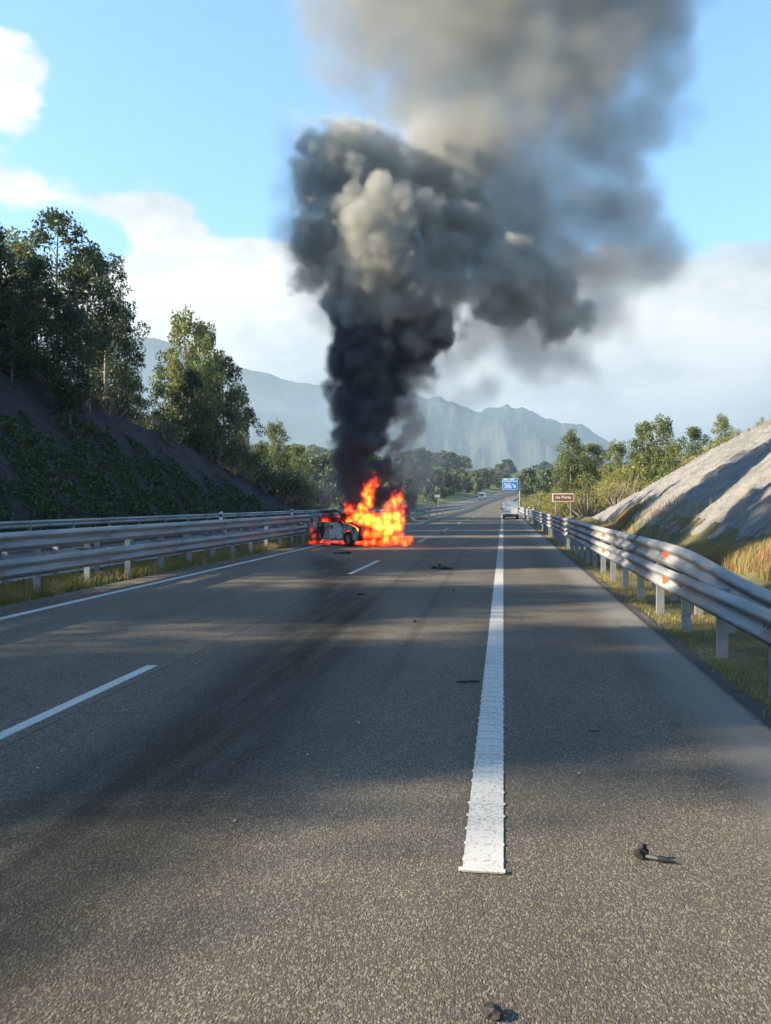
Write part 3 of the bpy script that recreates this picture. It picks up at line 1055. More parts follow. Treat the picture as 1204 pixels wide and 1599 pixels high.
for (px, zc, top, w) in ((1150, 70, 668, 1.0), (1108, 80, 688, 1.1), (1190, 58, 650, 1.0), (1170, 64, 668, .9), (1215, 56, 640, 1.0)):
    p = P(px, 785, zc); g = gz(p.x, p.y); H = max(.8, CAMZ + (785 - top) / FPX * zc - g)
    plant('shrub', BUSHO[px % 2], p.x, p.y, 'straggly brownish shrub on the top edge of the rock slope', 'shrub', s=H / 2.9 * w, group='brownish shrubs on top of the rock slope', names=('stems', 'foliage'), sz=H / 2.9)
sh = 0
for i in range(110):
    Y = random.uniform(84, 230)
    d = random.uniform(5.0, 8.5) if i % 3 == 0 else random.uniform(6.5, 24)
    X = d + float(curve_x(Y))
    if Y < 98 and d < 8: continue
    v = BUSHO[i % 2] if i % 5 else BUSHL[0]
    sc = random.uniform(.7, 1.35) * (1.0 if d < 9 else 1.45)
    plant('shrub', v, X, Y, 'olive yellow shrub in the thicket between the road and the right row of trees', 'shrub', s=sc, group='shrubs in the right thicket', names=('stems', 'foliage'))
    sh += 1

# far woods
FARM = [make_tree('far_tree', 8, 2.6, .08, 16, 1.25, 34, (.70, .42), m, seed=s) for s, m in ((21, M_EUC), (22, M_EUCL), (23, M_BUSH), (24, M_EUC))]
for i in range(140):
    Y = random.uniform(165, 640)
    d = -26 - random.uniform(0, 1) ** 1.5 * 100
    X = d + float(curve_x(Y))
    plant('tree', FARM[i % 4], X, Y, 'tree of the hazy wood left of the far motorway, behind the smoke', 'tree', s=random.uniform(.9, 1.45), group='hazy wood left of the far motorway')
for i in range(60):
    Y = random.uniform(240, 640)
    d = 6 + random.uniform(0, 1) ** 1.2 * 70
    X = d + float(curve_x(Y))
    plant('tree', FARM[(i * 3) % 4], X, Y, 'tree of the hazy wood right of the far motorway, behind the blue sign', 'tree', s=random.uniform(.8, 1.6), group='hazy wood right of the far motorway')
for i in range(64):
    Y = random.uniform(660, 1000); X = random.uniform(-300, 120)
    plant('tree', FARM[i % 4], X, Y, 'distant tree in the band of woodland below the mountains', 'tree', s=(random.uniform(2.4, 3.6), random.uniform(1.5, 2.2)), group='distant woodland band')


# ---- grass, vines: uncountable, one object each
def blades(name, XY, h, w, mat, label, lean=.35, zf=None, cat='grass'):
    n = len(XY)
    z = ground_z(XY[:, 0], XY[:, 1]) if zf is None else zf(XY[:, 0], XY[:, 1])
    a = RNG.uniform(0, 2 * np.pi, n)
    H = h * RNG.uniform(.45, 1.25, n) if np.isscalar(h) else h
    ln = RNG.normal(0, lean, n) * H
    base = np.stack([XY[:, 0], XY[:, 1], z - .03], 1)
    side = np.stack([np.cos(a), np.sin(a), 0 * a], 1) * (w / 2)
    tip = base + np.stack([-np.sin(a) * ln + .1 * H, np.cos(a) * ln, H], 1)
    mid = base + np.stack([-np.sin(a) * ln * .3, np.cos(a) * ln * .3, H * .55], 1)
    V = np.stack([base - side, base + side, mid + side * .8, tip, mid - side * .8], 1).reshape(-1, 3)
    i0 = np.arange(n) * 5
    F = np.concatenate([np.stack([i0, i0 + 1, i0 + 2, i0 + 4], 1), np.stack([i0 + 4, i0 + 2, i0 + 3, i0 + 3], 1)])
    me = bpy.data.meshes.new(name)
    tri = np.concatenate([np.stack([i0, i0 + 1, i0 + 2], 1), np.stack([i0, i0 + 2, i0 + 4], 1), np.stack([i0 + 4, i0 + 2, i0 + 3], 1)])
    o = link(name, mesh_np(name, V, tri, mat))
    return props(o, label=label, cat=cat, kind='stuff')


def patchy(n, x0, x1, y0, y1, s=1.1, thr=-.1, pw=1.6):
    out = []
    while sum(len(q) for q in out) < n:
        u = RNG.uniform(0, 1, 60000) ** pw
        X = RNG.uniform(x0, x1, 60000); Y = y0 + (y1 - y0) * u
        k = wob(X * 1.5, Y, s, 1.0) + RNG.normal(0, .35, 60000) > thr
        out.append(np.stack([X[k], Y[k]], 1))
    return np.concatenate(out)[:n]


blades('median_grass', patchy(60000, -9.9, -8.42, 6, 95, .9, -.25), .30, .012, M_GRASS, 'tall yellow green grass in the median under the left guardrail')
blades('verge_grass', np.concatenate([patchy(42000, 2.40, 5.2, 3.5, 85, 1.6, .05), patchy(9000, 2.24, 2.6, 3.5, 60, 2.6, .1)]), .09, .010, M_GRASS, 'short dry grass on the verge under the right guardrail', zf=lambda X, Y: ground_z(X, Y))
XY = patchy(60000, 6.2, 10.2, 9, 33, .6, -.3, 1.1)
XY = XY[(XY[:, 0] < 10.2 - 3.0 * S(16, 33, XY[:, 1])) & (XY[:, 0] > 6.2 + .5 * wob(XY[:, 0] * 0, XY[:, 1], .9))]
blades('dry_grass_bank', XY, .42, .016, M_DRY, 'tall dry golden grass on the low bank before the rock slope', lean=.25)
blades('rough_grass', (lambda q: q[(np.abs(q[:, 1] - 57) < 5) & (q[:, 0] < 8.3) | (RNG.random(len(q)) < .05)])(patchy(40000, 5.9, 9.0, 36, 84, .5, -.1, 1.0)), .42, .03, M_DRY, 'rough yellow grass at the foot of the rock slope')
blades('crest_grass', patchy(2500, 15, 21, 20, 84, .5, -.1, 1.0), .3, .03, M_DRY, 'thin dry grass along the top of the rock slope', zf=rocky_right)

# vines hanging in patches on the lower left cutting
n = 90000
Y = RNG.uniform(26, 110, n); t = RNG.uniform(0, 1, n) ** 1.1
X = -22.4 - t * 11.5
cr_ = np.interp(Y, CL_Y, CL_H)
lim = np.clip(.66 + .30 * wob(Y * 1.0, Y * 0.3, .45, .4) + .15 * wob(Y, X, 1.7, .4), .1, 1.0) * S(110, 60, Y)
keep = ((-22.4 - X) < cr_ * lim * .95) & (wob(X, Y, 1.35, 2.0) + RNG.normal(0, .3, n) > -.25)
X, Y = X[keep], Y[keep]
Z = rocky_left(X, Y)
C = np.stack([X + .12, Y, Z + RNG.uniform(0, .28, len(X))], 1)
V, F = leaf_quads(C, .26, .17, droop=.3)
props(link('vines', mesh_np('vines', V, F, M_VINE)), label='green creeper covering the lower part of the shaded left cutting', cat='creeper', kind='stuff')

# ------------------------------------------------------------------ mountains and foothills
def mat_mountain(name, a, b_, rock):
    m, nt, b = material(name)
    co = obj_co(nt)
    n = nt.noise(co, 0.003, 8, 0.65); f = nt.noise(co, 0.02, 6, .7)
    geo = nt.new('ShaderNodeNewGeometry')
    nz = nt.sep(geo.outputs['Normal'])[2]
    c = nt.mix(nt.smooth(n, .4, .6), a, b_)
    c = nt.mix(nt.math('MULTIPLY', nt.smooth(f, .45, .65), .5), c, tuple(q * .5 for q in a))
    c = nt.mix(nt.math('MULTIPLY', nt.smooth(nt.math('ADD', nz, nt.math('MULTIPLY', n, .4)), .98, .72), .4), c, rock)
    nt.l.new(c, b.inputs['Base Color'])
    b.inputs['Roughness'].default_value = 1
    b.inputs['Specular IOR Level'].default_value = 0.0
    return m


M_MTN = mat_mountain('mountain_slopes', (0.030, 0.045, 0.028), (0.06, 0.07, 0.045), (0.13, 0.13, 0.125))
M_HILL = mat_mountain('hill_woods', (0.035, 0.06, 0.025), (0.11, 0.13, 0.05), (0.10, 0.10, 0.06))
NZ = np.random.default_rng(3)


def fbm1(x, seed, octs=6, s0=1.0):
    r = np.random.default_rng(seed); out = 0 * x; a = 1.0; f = s0
    for _ in range(octs):
        k = np.floor(x * f).astype(int); t = x * f - k; t = t * t * (3 - 2 * t)
        tab = r.uniform(-1, 1, 4096)
        out = out + a * (tab[k % 4096] * (1 - t) + tab[(k + 1) % 4096] * t)
        a *= .5; f *= 2.03
    return out


def ridge(name, prof, D, depth, mat, label, seed, jag=6.0, rough=40, n=1100, m=110):
    """a range whose skyline follows prof [(px, py)], standing D metres away and depth metres thick"""
    px = np.linspace(prof[0][0], prof[-1][0], n)
    py = np.interp(px, [q[0] for q in prof], [q[1] for q in prof])
    py = py + fbm1(px / 48.0 + 50, seed, 7) * jag / 4
    az = np.arctan((px - 602) / FPX) - YAW
    H = (785 - py) / FPX * D * np.cos(np.arctan((px - 602) / FPX)) + CAMZ
    tt = np.linspace(-1, 1.0, m)
    A, TT = np.meshgrid(az, tt, indexing='ij')
    Hh = np.repeat(H[:, None], m, 1)
    shape = np.where(TT < 0, (1 + TT) ** 1.25, (1 - TT) ** 1.1)
    Hs = np.interp(px, [q[0] for q in prof], [q[1] for q in prof])
    Hs = (785 - np.convolve(np.pad(Hs, 20, mode='edge'), np.ones(41) / 41, 'valid')) / FPX * D * np.cos(np.arctan((px - 602) / FPX)) + CAMZ
    Hh = Hs[:, None] * np.ones(m) + (Hh - Hs[:, None]) * shape ** 5
    r = D + TT * depth
    X = CAMX + r * np.sin(A); Y_ = r * np.cos(A)
    rn = val2(X / (depth * .30) + 40, Y_ / (depth * .30) + 40, seed + 5, 7)
    Z = Hh * shape + rough * rn * np.sin(np.pi * np.clip((TT + 1) / 1.0, 0, 1)) * (TT < 0) - 6
    V = np.stack([X, Y_, Z], -1).reshape(-1, 3)
    i = (np.arange(n - 1)[:, None] * m + np.arange(m - 1)[None]).reshape(-1)
    F = np.stack([i, i + m, i + m + 1, i + 1], -1)
    o = link(name, mesh_np(name, V, F, mat, True))
    return props(o, label=label, kind='structure')


ridge('mountains', [(-500, 600), (-200, 560), (0, 540), (120, 522), (203, 526), (240, 528), (300, 543), (376, 570), (430, 584), (460, 596), (500, 597), (560, 602), (640, 610), (700, 640), (800, 690), (900, 720), (1000, 740), (1200, 750), (1700, 740)],
      7200, 2600, M_MTN, 'pale blue mountain ridge behind the smoke on the left', 4, jag=14, rough=80)
ridge('mountains', [(380, 770), (480, 715), (560, 665), (640, 622), (688, 611), (720, 622), (746, 637), (765, 630), (790, 628), (806, 638), (823, 641), (850, 650), (893, 657), (915, 668), (940, 682), (980, 700), (1060, 716), (1150, 735), (1300, 745), (1700, 755)],
      5200, 1800, M_MTN, 'jagged blue mountain ridge between the smoke and the right trees', 13, jag=34, rough=85)
ridge('hills', [(-400, 700), (100, 690), (300, 700), (450, 712), (520, 722), (600, 735), (700, 742), (800, 748), (900, 752), (1000, 745), (1200, 740), (1700, 735)],
      2300, 900, M_HILL, 'low wooded green hills at the foot of the mountains', 15, jag=9, rough=16)
ridge('hills', [(-400, 690), (300, 690), (440, 690), (500, 700), (560, 728), (640, 745), (700, 755), (760, 764), (800, 770)],
      1250, 420, M_HILL, 'hazy green hillside left of the motorway behind the burning car', 23, jag=12, rough=10)

# ------------------------------------------------------------------ burning car
def circle_pts(cx, cz, r, a0, a1, n):
    return [(cx + r * math.cos(a0 + (a1 - a0) * i / n), cz + r * math.sin(a0 + (a1 - a0) * i / n)) for i in range(n + 1)]


def mat_burnt(name, paint, amt):
    m, nt, b = material(name)
    co = obj_co(nt)
    n = nt.noise(co, 2.2, 6, .7); f = nt.noise(co, 12, 5, .7)
    c = nt.mix(nt.smooth(f, .4, .65), paint, tuple(q * .55 for q in paint))
    c = nt.mix(nt.smooth(n, amt - .06, amt + .06), c, (0.014, 0.013, 0.012))
    c = nt.mix(nt.math('MULTIPLY', nt.smooth(f, .60, .72), .6), c, (0.14, 0.06, 0.025))
    nt.l.new(c, b.inputs['Base Color']); b.inputs['Roughness'].default_value = .75
    bump(nt, b, f, .5, .01)
    return m


M_BODY = mat_burnt('scorched_paint', (0.32, 0.36, 0.34), .52)
M_DOOR = mat_burnt('bleached_door_paint', (0.55, 0.55, 0.47), .60)
M_RIM = simple('alloy_rim', (0.28, 0.27, 0.25), .5, .7)

car_c = P(543, 785, 36.2)
car = empty('burning_car', (car_c.x, car_c.y, 0.0), R(-45) - 0.02, label='burning hatchback standing across the fast lane against the median guardrail', cat='car')
# car axes: +x nose, +y left side; the side facing the camera is -y
HW = .84
wheel_x = (-1.27, 1.27)
ar = .36


def side_outline():
    pts = [(-1.93, .42), (-1.97, .62), (-1.90, .92), (-1.2, .96), (0.0, .945), (.85, .93), (1.35, .88), (1.80, .76), (1.95, .60), (1.96, .38), (1.88, .26)]
    low = [(wheel_x[1] + ar, .24)] + circle_pts(wheel_x[1], .30, ar, 0, math.pi, 10) + [(wheel_x[1] - ar, .22)]
    low += [(wheel_x[0] + ar, .22)] + circle_pts(wheel_x[0], .30, ar, 0, math.pi, 10) + [(wheel_x[0] - ar, .26)]
    return pts + low


for sgn in (-1, 1):
    b = MB(); b.prism(side_outline(), 1, sgn * HW, sgn * (HW - .05))
    b.obj('side_panel', M_BODY, car)
# doors on both sides
for sgn in (-1, 1):
    yo = sgn * (HW + .012)
    b = MB(); b.prism([(.86, .30), (.90, .60), (.84, .915), (-.06, .93), (-.08, .28)], 1, yo, yo - sgn * .03)
    d1 = b.obj('front_door', M_DOOR if sgn < 0 else M_BODY, car, bevel=.008)
    if sgn < 0: d1['label'] = 'scorched pale front door with bubbled paint'
    b = MB(); b.tube([(.04, yo + sgn * .02, .80), (.20, yo + sgn * .02, .80)], .015, 6); b.obj('handle', M_BLACK, d1)
    b = MB(); b.prism([(-.12, .28), (-.10, .93), (-1.15, .94), (-1.22, .80), (-.95, .66), (-.88, .28)], 1, yo, yo - sgn * .03)
    b.obj('rear_door', M_BODY, car, bevel=.008)
    # pillars and roof rail of the side
    b = MB()
    b.tube([(1.02, sgn * .80, .92), (.60, sgn * .72, 1.20), (.28, sgn * .66, 1.38), (0, sgn * .635, 1.44)], .034, 6)
    b.obj('windscreen_pillar', M_BLACK, car, smooth=True)
    b = MB(); b.box((-.10, 0, 1.18), (.07, .05, .54), Matrix.Translation((0, sgn * .72, 0)) @ Matrix.Shear('XZ', 4, (0, 0)) if False else Matrix.Translation((0, sgn * .73, 0)))
    b.obj('door_pillar', M_BLACK, car)
    b = MB(); b.tube([(0, sgn * .635, 1.44), (-.8, sgn * .64, 1.45), (-1.30, sgn * .66, 1.36), (-1.62, sgn * .74, 1.10), (-1.80, sgn * .78, .92)], .045, 6)
    b.obj('rear_pillar', M_BODY, car, smooth=True)
    b = MB(); b.prism([(-1.15, .95), (-1.25, 1.32), (-1.40, 1.28), (-1.66, 1.08), (-1.82, .94)], 1, sgn * .75, sgn * .71)
    b.obj('rear_quarter', M_BODY, car)
# roof, hood, nose, tail
def sheet(name, rows, mat, parent, thick=.02):
    V = [p for r in rows for p in r]; w = len(rows[0])
    F = [(i * w + k, i * w + k + 1, (i + 1) * w + k + 1, (i + 1) * w + k) for i in range(len(rows) - 1) for k in range(w - 1)]
    me = bpy.data.meshes.new(name); me.from_pydata(V, [], F)
    bm = bmesh.new(); bm.from_mesh(me); bmesh.ops.solidify(bm, geom=bm.faces[:], thickness=thick); bmesh.ops.recalc_face_normals(bm, faces=bm.faces); bm.to_mesh(me); bm.free()
    me.polygons.foreach_set('use_smooth', [True] * len(me.polygons)); me.materials.append(mat)
    return link(name, me, parent)
roofp = [(.30, 1.375, .62), (.05, 1.455, .62), (-.5, 1.49, .63), (-1.0, 1.47, .63), (-1.35, 1.38, .64)]
sheet('roof', [[(x, t * w, z - .05 * t * t) for t in (-1, -.6, 0, .6, 1)] for x, z, w in roofp], M_BODY, car)
hoodp = [(1.02, .97, .78), (1.40, .92, .77), (1.72, .82, .74), (1.88, .72, .70)]
sheet('bonnet', [[(x, t * w, z - .04 * t * t) for t in (-1, -.6, 0, .6, 1)] for x, z, w in hoodp], M_BLACK, car)
tail = [(-1.62, 1.12, .70), (-1.84, .95, .78), (-1.96, .70, .82), (-1.95, .46, .82), (-1.90, .30, .80)]
sheet('tailgate', [[(x - .05 * (1 - t * t), t * w, z) for t in (-1, -.6, 0, .6, 1)] for x, z, w in tail], M_BODY, car)
nose = [(1.87, .74, .74), (1.96, .62, .80), (1.985, .45, .81), (1.93, .28, .78)]
sheet('front_bumper', [[(x + .09 * (1 - t * t), t * w, z) for t in (-1, -.6, 0, .6, 1)] for x, z, w in nose], M_BLACK, car)
b = MB(); b.box((2.065, 0, .60), (.03, 1.0, .12)); b.obj('grille', M_BLACK, car)
b = MB(); b.box((2.08, 0, .42), (.02, .52, .11)); b.obj('number_plate', simple('burnt_plate', (.3, .3, .28), .6, var=.4), car)
for sgn in (-1, 1):
    b = MB(); b.tube([(1.93, sgn * .62, .66), (2.02, sgn * .60, .655)], [.10, .085], 10); b.obj('headlight', M_GLASS_DARK, car, smooth=False)
    b = MB(); b.box((-1.92, sgn * .72, .82), (.06, .14, .26)); b.obj('tail_light', M_RED, car)
    b = MB(); b.box((.78, sgn * .92, .98), (.10, .16, .11)); b.obj('wing_mirror', M_BLACK, car, bevel=.02)
b = MB(); b.box((0, 0, .28), (3.5, 1.5, .12)); b.box((.3, 0, .75), (.3, 1.4, .3)); b.obj('floor_pan', M_BLACK, car)
for sy in (-.36, .36):
    b = MB(); b.box((.0, sy, .55), (.5, .46, .2)); b.box((-.28, sy, .85), (.14, .44, .6)); b.obj('seat', M_BLACK, car, bevel=.03)
for wx in wheel_x:
    for sgn in (-1, 1):
        w = MB()
        for a_, r_ in ((0, 0),):
            pr = [(.0, .20), (.0, .285), (.03, .305), (.15, .305), (.18, .285), (.18, .20)]
            N = 24
            for k in range(N):
                an = 2 * math.pi * k / N
                for (yy, rr_) in pr:
                    w.v.append((rr_ * math.cos(an), sgn * (-yy), rr_ * math.sin(an)))
            q = len(pr)
            for k in range(N):
                for j in range(q):
                    w.f.append((k * q + j, k * q + (j + 1) % q, ((k + 1) % N) * q + (j + 1) % q, ((k + 1) % N) * q + j))
        wo = w.obj('wheel', M_RUBBER, car, (wx, sgn * (HW + .015), .305), smooth=True)
        rm = MB(); rm.tube([(0, -sgn * .05, 0), (0, -sgn * .12, 0)], .198, 20)
        for k in range(5):
            an = 2 * math.pi * k / 5
            rm.tube([(0, -sgn * .02, 0), (.17 * math.cos(an), -sgn * .03, .17 * math.sin(an))], .026, 6)
        rm.obj('rim', M_RIM, wo)

# ------------------------------------------------------------------ white van
vp = P(797.5, 785, 92); vz = float(road_z(92))
van = empty('van', (vp.x, vp.y + 2.0, vz), 0, label='small white delivery van seen from behind, stopped on the right shoulder', cat='van')
b = MB()
body = [(-.86, .34), (-.88, .60), (-.87, 1.0), (-.80, 1.55), (-.70, 1.80), (-.55, 1.86), (.55, 1.86), (.70, 1.80), (.80, 1.55), (.87, 1.0), (.88, .60), (.86, .34)]
b.prism(body, 1, -2.0, 1.0)
b.obj('body', M_WHITE, van, bevel=.03)
b = MB(); b.prism([(1.0, .34), (1.0, 1.78), (1.35, 1.72), (1.85, 1.12), (2.35, .98), (2.45, .7), (2.45, .34)], 0, -.82, .82); b.obj('cab', M_WHITE, van, bevel=.04)
b = MB(); b.box((-.37, -2.015, 1.15), (.71, .03, 1.22)); d = b.obj('rear_door', M_WHITE, van, bevel=.01)
b = MB(); b.box((.37, -2.015, 1.15), (.71, .03, 1.22)); d2 = b.obj('rear_door', M_WHITE, van, bevel=.01)
b = MB(); b.box((-.06, -2.035, 1.0), (.05, .02, .14)); b.obj('handle', M_BLACK, d)
b = MB(); b.box((-.35, -2.036, .80), (.50, .015, .10)); b.obj('number_plate', simple('plate', (.25, .25, .24), .5), van)
b = MB(); b.box((0, -2.05, .42), (1.66, .12, .22)); b.obj('rear_bumper', simple('bumper_plastic', (.03, .03, .03), .7), van, bevel=.02)
for s_ in (-1, 1):
    b = MB(); b.box((s_ * .815, -2.01, .98), (.07, .05, .50)); b.obj('tail_light', simple('pale_tail_lamp', (.35, .22, .2), .4), van)
    b = MB(); b.box((s_ * .98, 1.5, 1.10), (.16, .06, .2)); b.obj('wing_mirror', M_BLACK, van)
    for yw in (-1.35, 1.6):
        b = MB(); b.tube([(s_ * .62, yw, .32), (s_ * .86, yw, .32)], .32, 18); b.obj('wheel', M_RUBBER, van)
b = MB(); b.box((0, 0, .30), (1.5, 3.9, .1)); b.obj('underbody', M_BLACK, van)
b = MB(); b.prism([(1.30, 1.66), (1.40, 1.70), (1.86, 1.18), (1.80, 1.12)], 0, -.72, .72); b.obj('windscreen', M_GLASS_DARK, van)

# ------------------------------------------------------------------ white lorry coming the other way
lp = P(752, 785, 385); lz = float(road_z(lp.y))
lor = empty('lorry', (lp.x, lp.y, lz), R(-4), label='tiny white lorry driving towards the camera on the opposite carriageway', cat='lorry')
b = MB(); b.prism([(-1.15, .5), (-1.15, 2.9), (-1.0, 3.05), (1.0, 3.05), (1.15, 2.9), (1.15, .5)], 1, -1.0, 1.0); b.obj('cab', M_WHITE, lor, bevel=.06)
b = MB(); b.box((0, -1.02, 1.95), (2.0, .04, .8)); b.obj('windscreen', M_GLASS_DARK, lor)
b = MB(); b.box((0, -1.02, 1.0), (1.6, .04, .35)); b.obj('grille', M_BLACK, lor)
b = MB(); b.box((0, 5.5, 2.0), (2.4, 8.6, 2.5)); b.obj('trailer', M_WHITE, lor, bevel=.03)
for s_ in (-1, 1):
    b = MB(); b.box((s_ * .9, -1.03, .75), (.3, .04, .2)); b.obj('headlight', M_WHITE, lor)
    b = MB(); b.box((s_ * 1.3, -.8, 2.0), (.15, .1, .5)); b.obj('wing_mirror', M_BLACK, lor)
    for yw in (-.3, 6.5, 8.2):
        b = MB(); b.tube([(s_ * .85, yw, .5), (s_ * 1.15, yw, .5)], .5, 14); b.obj('wheel', M_RUBBER, lor)

# ------------------------------------------------------------------ signs
def text_obj(name, body_, size, mat, parent, loc, align='CENTER', sx=1.0, bold=0.0):
    cu = bpy.data.curves.new(name, 'FONT')
    cu.body = body_; cu.size = size; cu.align_x = align; cu.align_y = 'CENTER'; cu.extrude = .004; cu.offset = bold
    tmp = bpy.data.objects.new('tmp', cu); COL.objects.link(tmp)
    dg = bpy.context.evaluated_depsgraph_get()
    me = bpy.data.meshes.new_from_object(tmp.evaluated_get(dg))
    bpy.data.objects.remove(tmp)
    me.materials.clear(); me.materials.append(mat)
    o = link(name, me, parent, loc); o.rotation_euler = (R(90), 0, 0); o.scale = (sx, 1, 1)
    return o


M_BROWN = simple('brown_sign_face', (0.22, 0.075, 0.035), .5, var=.1)
M_CREAM = simple('sign_white', (0.78, 0.74, 0.62), .5, var=.05)
M_BLUE = simple('blue_sign_face', (0.012, 0.16, 0.50), .4, var=.08)
M_SWHITE = simple('sign_letter_white', (0.75, 0.80, 0.82), .4, var=.05)
sp_ = P(879.5, 785, 84)
bs = empty('river_sign', (sp_.x, sp_.y, gz(sp_.x, sp_.y)), R(4), label='brown road sign naming a river, on two thin posts before olive shrubs', cat='road sign')
zc0 = CAMZ + (785 - 777) / FPX * 84 - gz(sp_.x, sp_.y)
b = MB(); b.box((0, 0, zc0), (2.08, .04, .80)); pb = b.obj('panel', M_CREAM, bs, bevel=.01)
b = MB(); b.box((0, -.024, zc0), (1.92, .01, .64)); b.obj('brown_face', M_BROWN, pb)
text_obj('lettering', 'río Porta', .42, M_CREAM, pb, (0, -.035, zc0 + .02), sx=1.0, bold=.008)
for x_ in (-.72, .72):
    b = MB(); b.tube([(x_, .05, -.3), (x_, .05, zc0 + .3)], .035, 8); b.obj('post', M_GALV, bs)

gp = P(796.5, 785, 190); gzv = float(road_z(gp.y))
gs = empty('direction_sign', (gp.x, gp.y, gzv), 0, label='blue motorway direction sign on a cantilever arm over the right shoulder', cat='road sign')
k_ = 190 / FPX
def zz(py): return CAMZ + (785 - py) * k_ - gzv
w_ = 23.5 * k_
b = MB(); b.box((0, 0, zz(749)), (w_, .08, 4.0 * k_)); top_ = b.obj('header_panel', M_SWHITE, gs)
b = MB(); b.box((0, -.045, zz(749)), (w_ - .12, .01, 3.2 * k_)); b.obj('blue_face', M_BLUE, top_)
for a_, c_ in ((-.9, .9), (.35, 1.0)):
    b = MB(); b.box((a_, -.055, zz(749)), (c_, .01, .14)); b.obj('lettering', M_SWHITE, top_)
b = MB(); b.box((0, 0, zz(758.2)), (w_, .08, 13.2 * k_)); mp = b.obj('main_panel', M_SWHITE, gs)
b = MB(); b.box((0, -.045, zz(758.2)), (w_ - .12, .01, 12.4 * k_)); b.obj('blue_face', M_BLUE, mp)
b = MB(); b.box((-.25, -.055, zz(754.8)), (.62, .01, .26)); b.obj('road_number_badge', simple('pink_badge', (.55, .22, .32), .4), mp)
for a_, c_, py_ in ((-.95, .55, 754.8), (-.55, 1.5, 757.3), (-.35, 1.3, 759.4), (-.45, 1.6, 761.8)):
    b = MB()
    x0 = a_ - c_ / 2
    while x0 < a_ + c_ / 2 - .08:
        wl = random.uniform(.09, .15); b.box((x0 + wl / 2, -.056, zz(py_) + random.uniform(-.01, .02)), (wl, .01, random.uniform(.13, .2))); x0 += wl + .05
    b.obj('lettering', M_SWHITE, mp)
b = MB()
b.poly([(.45, -.056, zz(755.6)), (.53, -.056, zz(755.2)), (1.0, -.056, zz(759.0)), (1.18, -.056, zz(757.6)), (1.24, -.056, zz(761)), (.72, -.056, zz(760.9)), (.90, -.056, zz(759.8))], [(0, 1, 2, 6), (3, 4, 5, 6, 2)])
b.obj('arrow', M_SWHITE, mp)
xpost = w_ / 2 + .45
b = MB(); b.tube([(xpost, .2, -.3), (xpost, .2, zz(752))], .13, 10); b.obj('pole', M_GALV, gs)
b = MB(); b.tube([(xpost, .2, zz(765.8)), (-w_ / 2, .2, zz(765.8))], .09, 8); b.obj('arm', M_GALV, gs)
b = MB(); b.tube([(xpost, .2, zz(756)), (-w_ / 2, .2, zz(756))], .09, 8); b.obj('arm', M_GALV, gs)

# small plate sign in the median
mp_ = P(683, 785, 118)
ms = empty('small_sign', (mp_.x, mp_.y, gz(mp_.x, mp_.y)), 0, label='small grey plate on a post beyond the median guardrail right of the smoke', cat='road sign')
zt = CAMZ + (785 - 774) / FPX * 118
b = MB(); b.box((0, 0, zt), (.72, .03, .36)); b.obj('plate', M_GREYPL, ms)
b = MB(); b.tube([(.1, .04, -.2), (.1, .04, zt)], .03, 8); b.obj('post', M_GALV, ms)

# ------------------------------------------------------------------ debris on the road
def lump(mb, c, s, seed, n=10):
    rs = random.Random(seed)
    bm = bmesh.new(); bmesh.ops.create_icosphere(bm, subdivisions=2, radius=1)
    for v in bm.verts:
        v.co *= rs.uniform(.6, 1.15); v.co.x *= s[0]; v.co.y *= s[1]; v.co.z *= s[2]
        v.co += Vector(c)
        v.co.z = max(v.co.z, .0)
    o = len(mb.v)
    mb.v += [tuple(v.co) for v in bm.verts]; mb.f += [tuple(o + v.index for v in f.verts) for f in bm.faces]
    bm.free()


g_ = G(1003, 1344)
t = empty('car_part_debris', (g_.x, g_.y, .005), R(-6), label='black broken car part with a short grey rod lying on the shoulder near the camera', cat='debris')
b = MB(); lump(b, (0, 0, .025), (.036, .030, .038), 3); lump(b, (.01, -.004, .06), (.016, .015, .018), 5); b.obj('housing', M_BLACK, t)
b = MB(); b.tube([(.02, -.01, .016), (.085, -.02, .013)], .008, 8); b.obj('rod', simple('dull_rod', (.10, .10, .10), .6), t)
b = MB(); b.tube([(.075, -.018, .014), (.105, -.022, .012), (.16, -.028, .008)], [.014, .012, .003], 8); b.obj('rod_end', M_BLACK, t)


def debris(px, py, label, parts, rz=0.0, name='debris'):
    g = G(px, py)
    b = MB()
    for i, (c, s) in enumerate(parts): lump(b, c, s, i + px)
    o = b.obj(name, M_BLACK, None, (g.x, g.y, .005)); o.rotation_euler = (0, 0, rz)
    return props(o, label=label, cat='debris')


debris(730, 1067, 'thin black strip of debris lying just left of the thick white line', [((-.05, 0, .01), (.07, .016, .012)), ((.05, .012, .01), (.09, .012, .01))], .25)
debris(689, 889, 'heap of black fragments on the right lane beyond the sunlit stripe', [((-.2, 0, .03), (.10, .05, .07)), ((.05, -.05, .03), (.16, .04, .06)), ((.22, .05, .02), (.10, .04, .03)), ((-.05, .08, .05), (.05, .05, .10))])
debris(534, 865, 'flat black scrap on the road just in front of the burning car', [((0, 0, .03), (.16, .06, .05)), ((.2, .08, .03), (.10, .05, .06)), ((-.22, .02, .02), (.10, .03, .03))])
debris(770, 1592, 'black lump of debris at the bottom edge of the photo', [((0, 0, .01), (.035, .04, .026))])
debris(709, 923, 'small black crumb on the sunlit stripe of the right lane', [((0, 0, .01), (.03, .03, .02))])
debris(648, 972, 'small black crumb in the middle of the right lane', [((0, 0, .01), (.03, .03, .015))])
debris(563, 929, 'short dark scrap beside the damp trail', [((0, 0, .01), (.08, .03, .02))])
debris(928, 1144, 'thin dark twig lying on the shoulder', [((0, 0, .004), (.045, .008, .006))])
crm = MB()
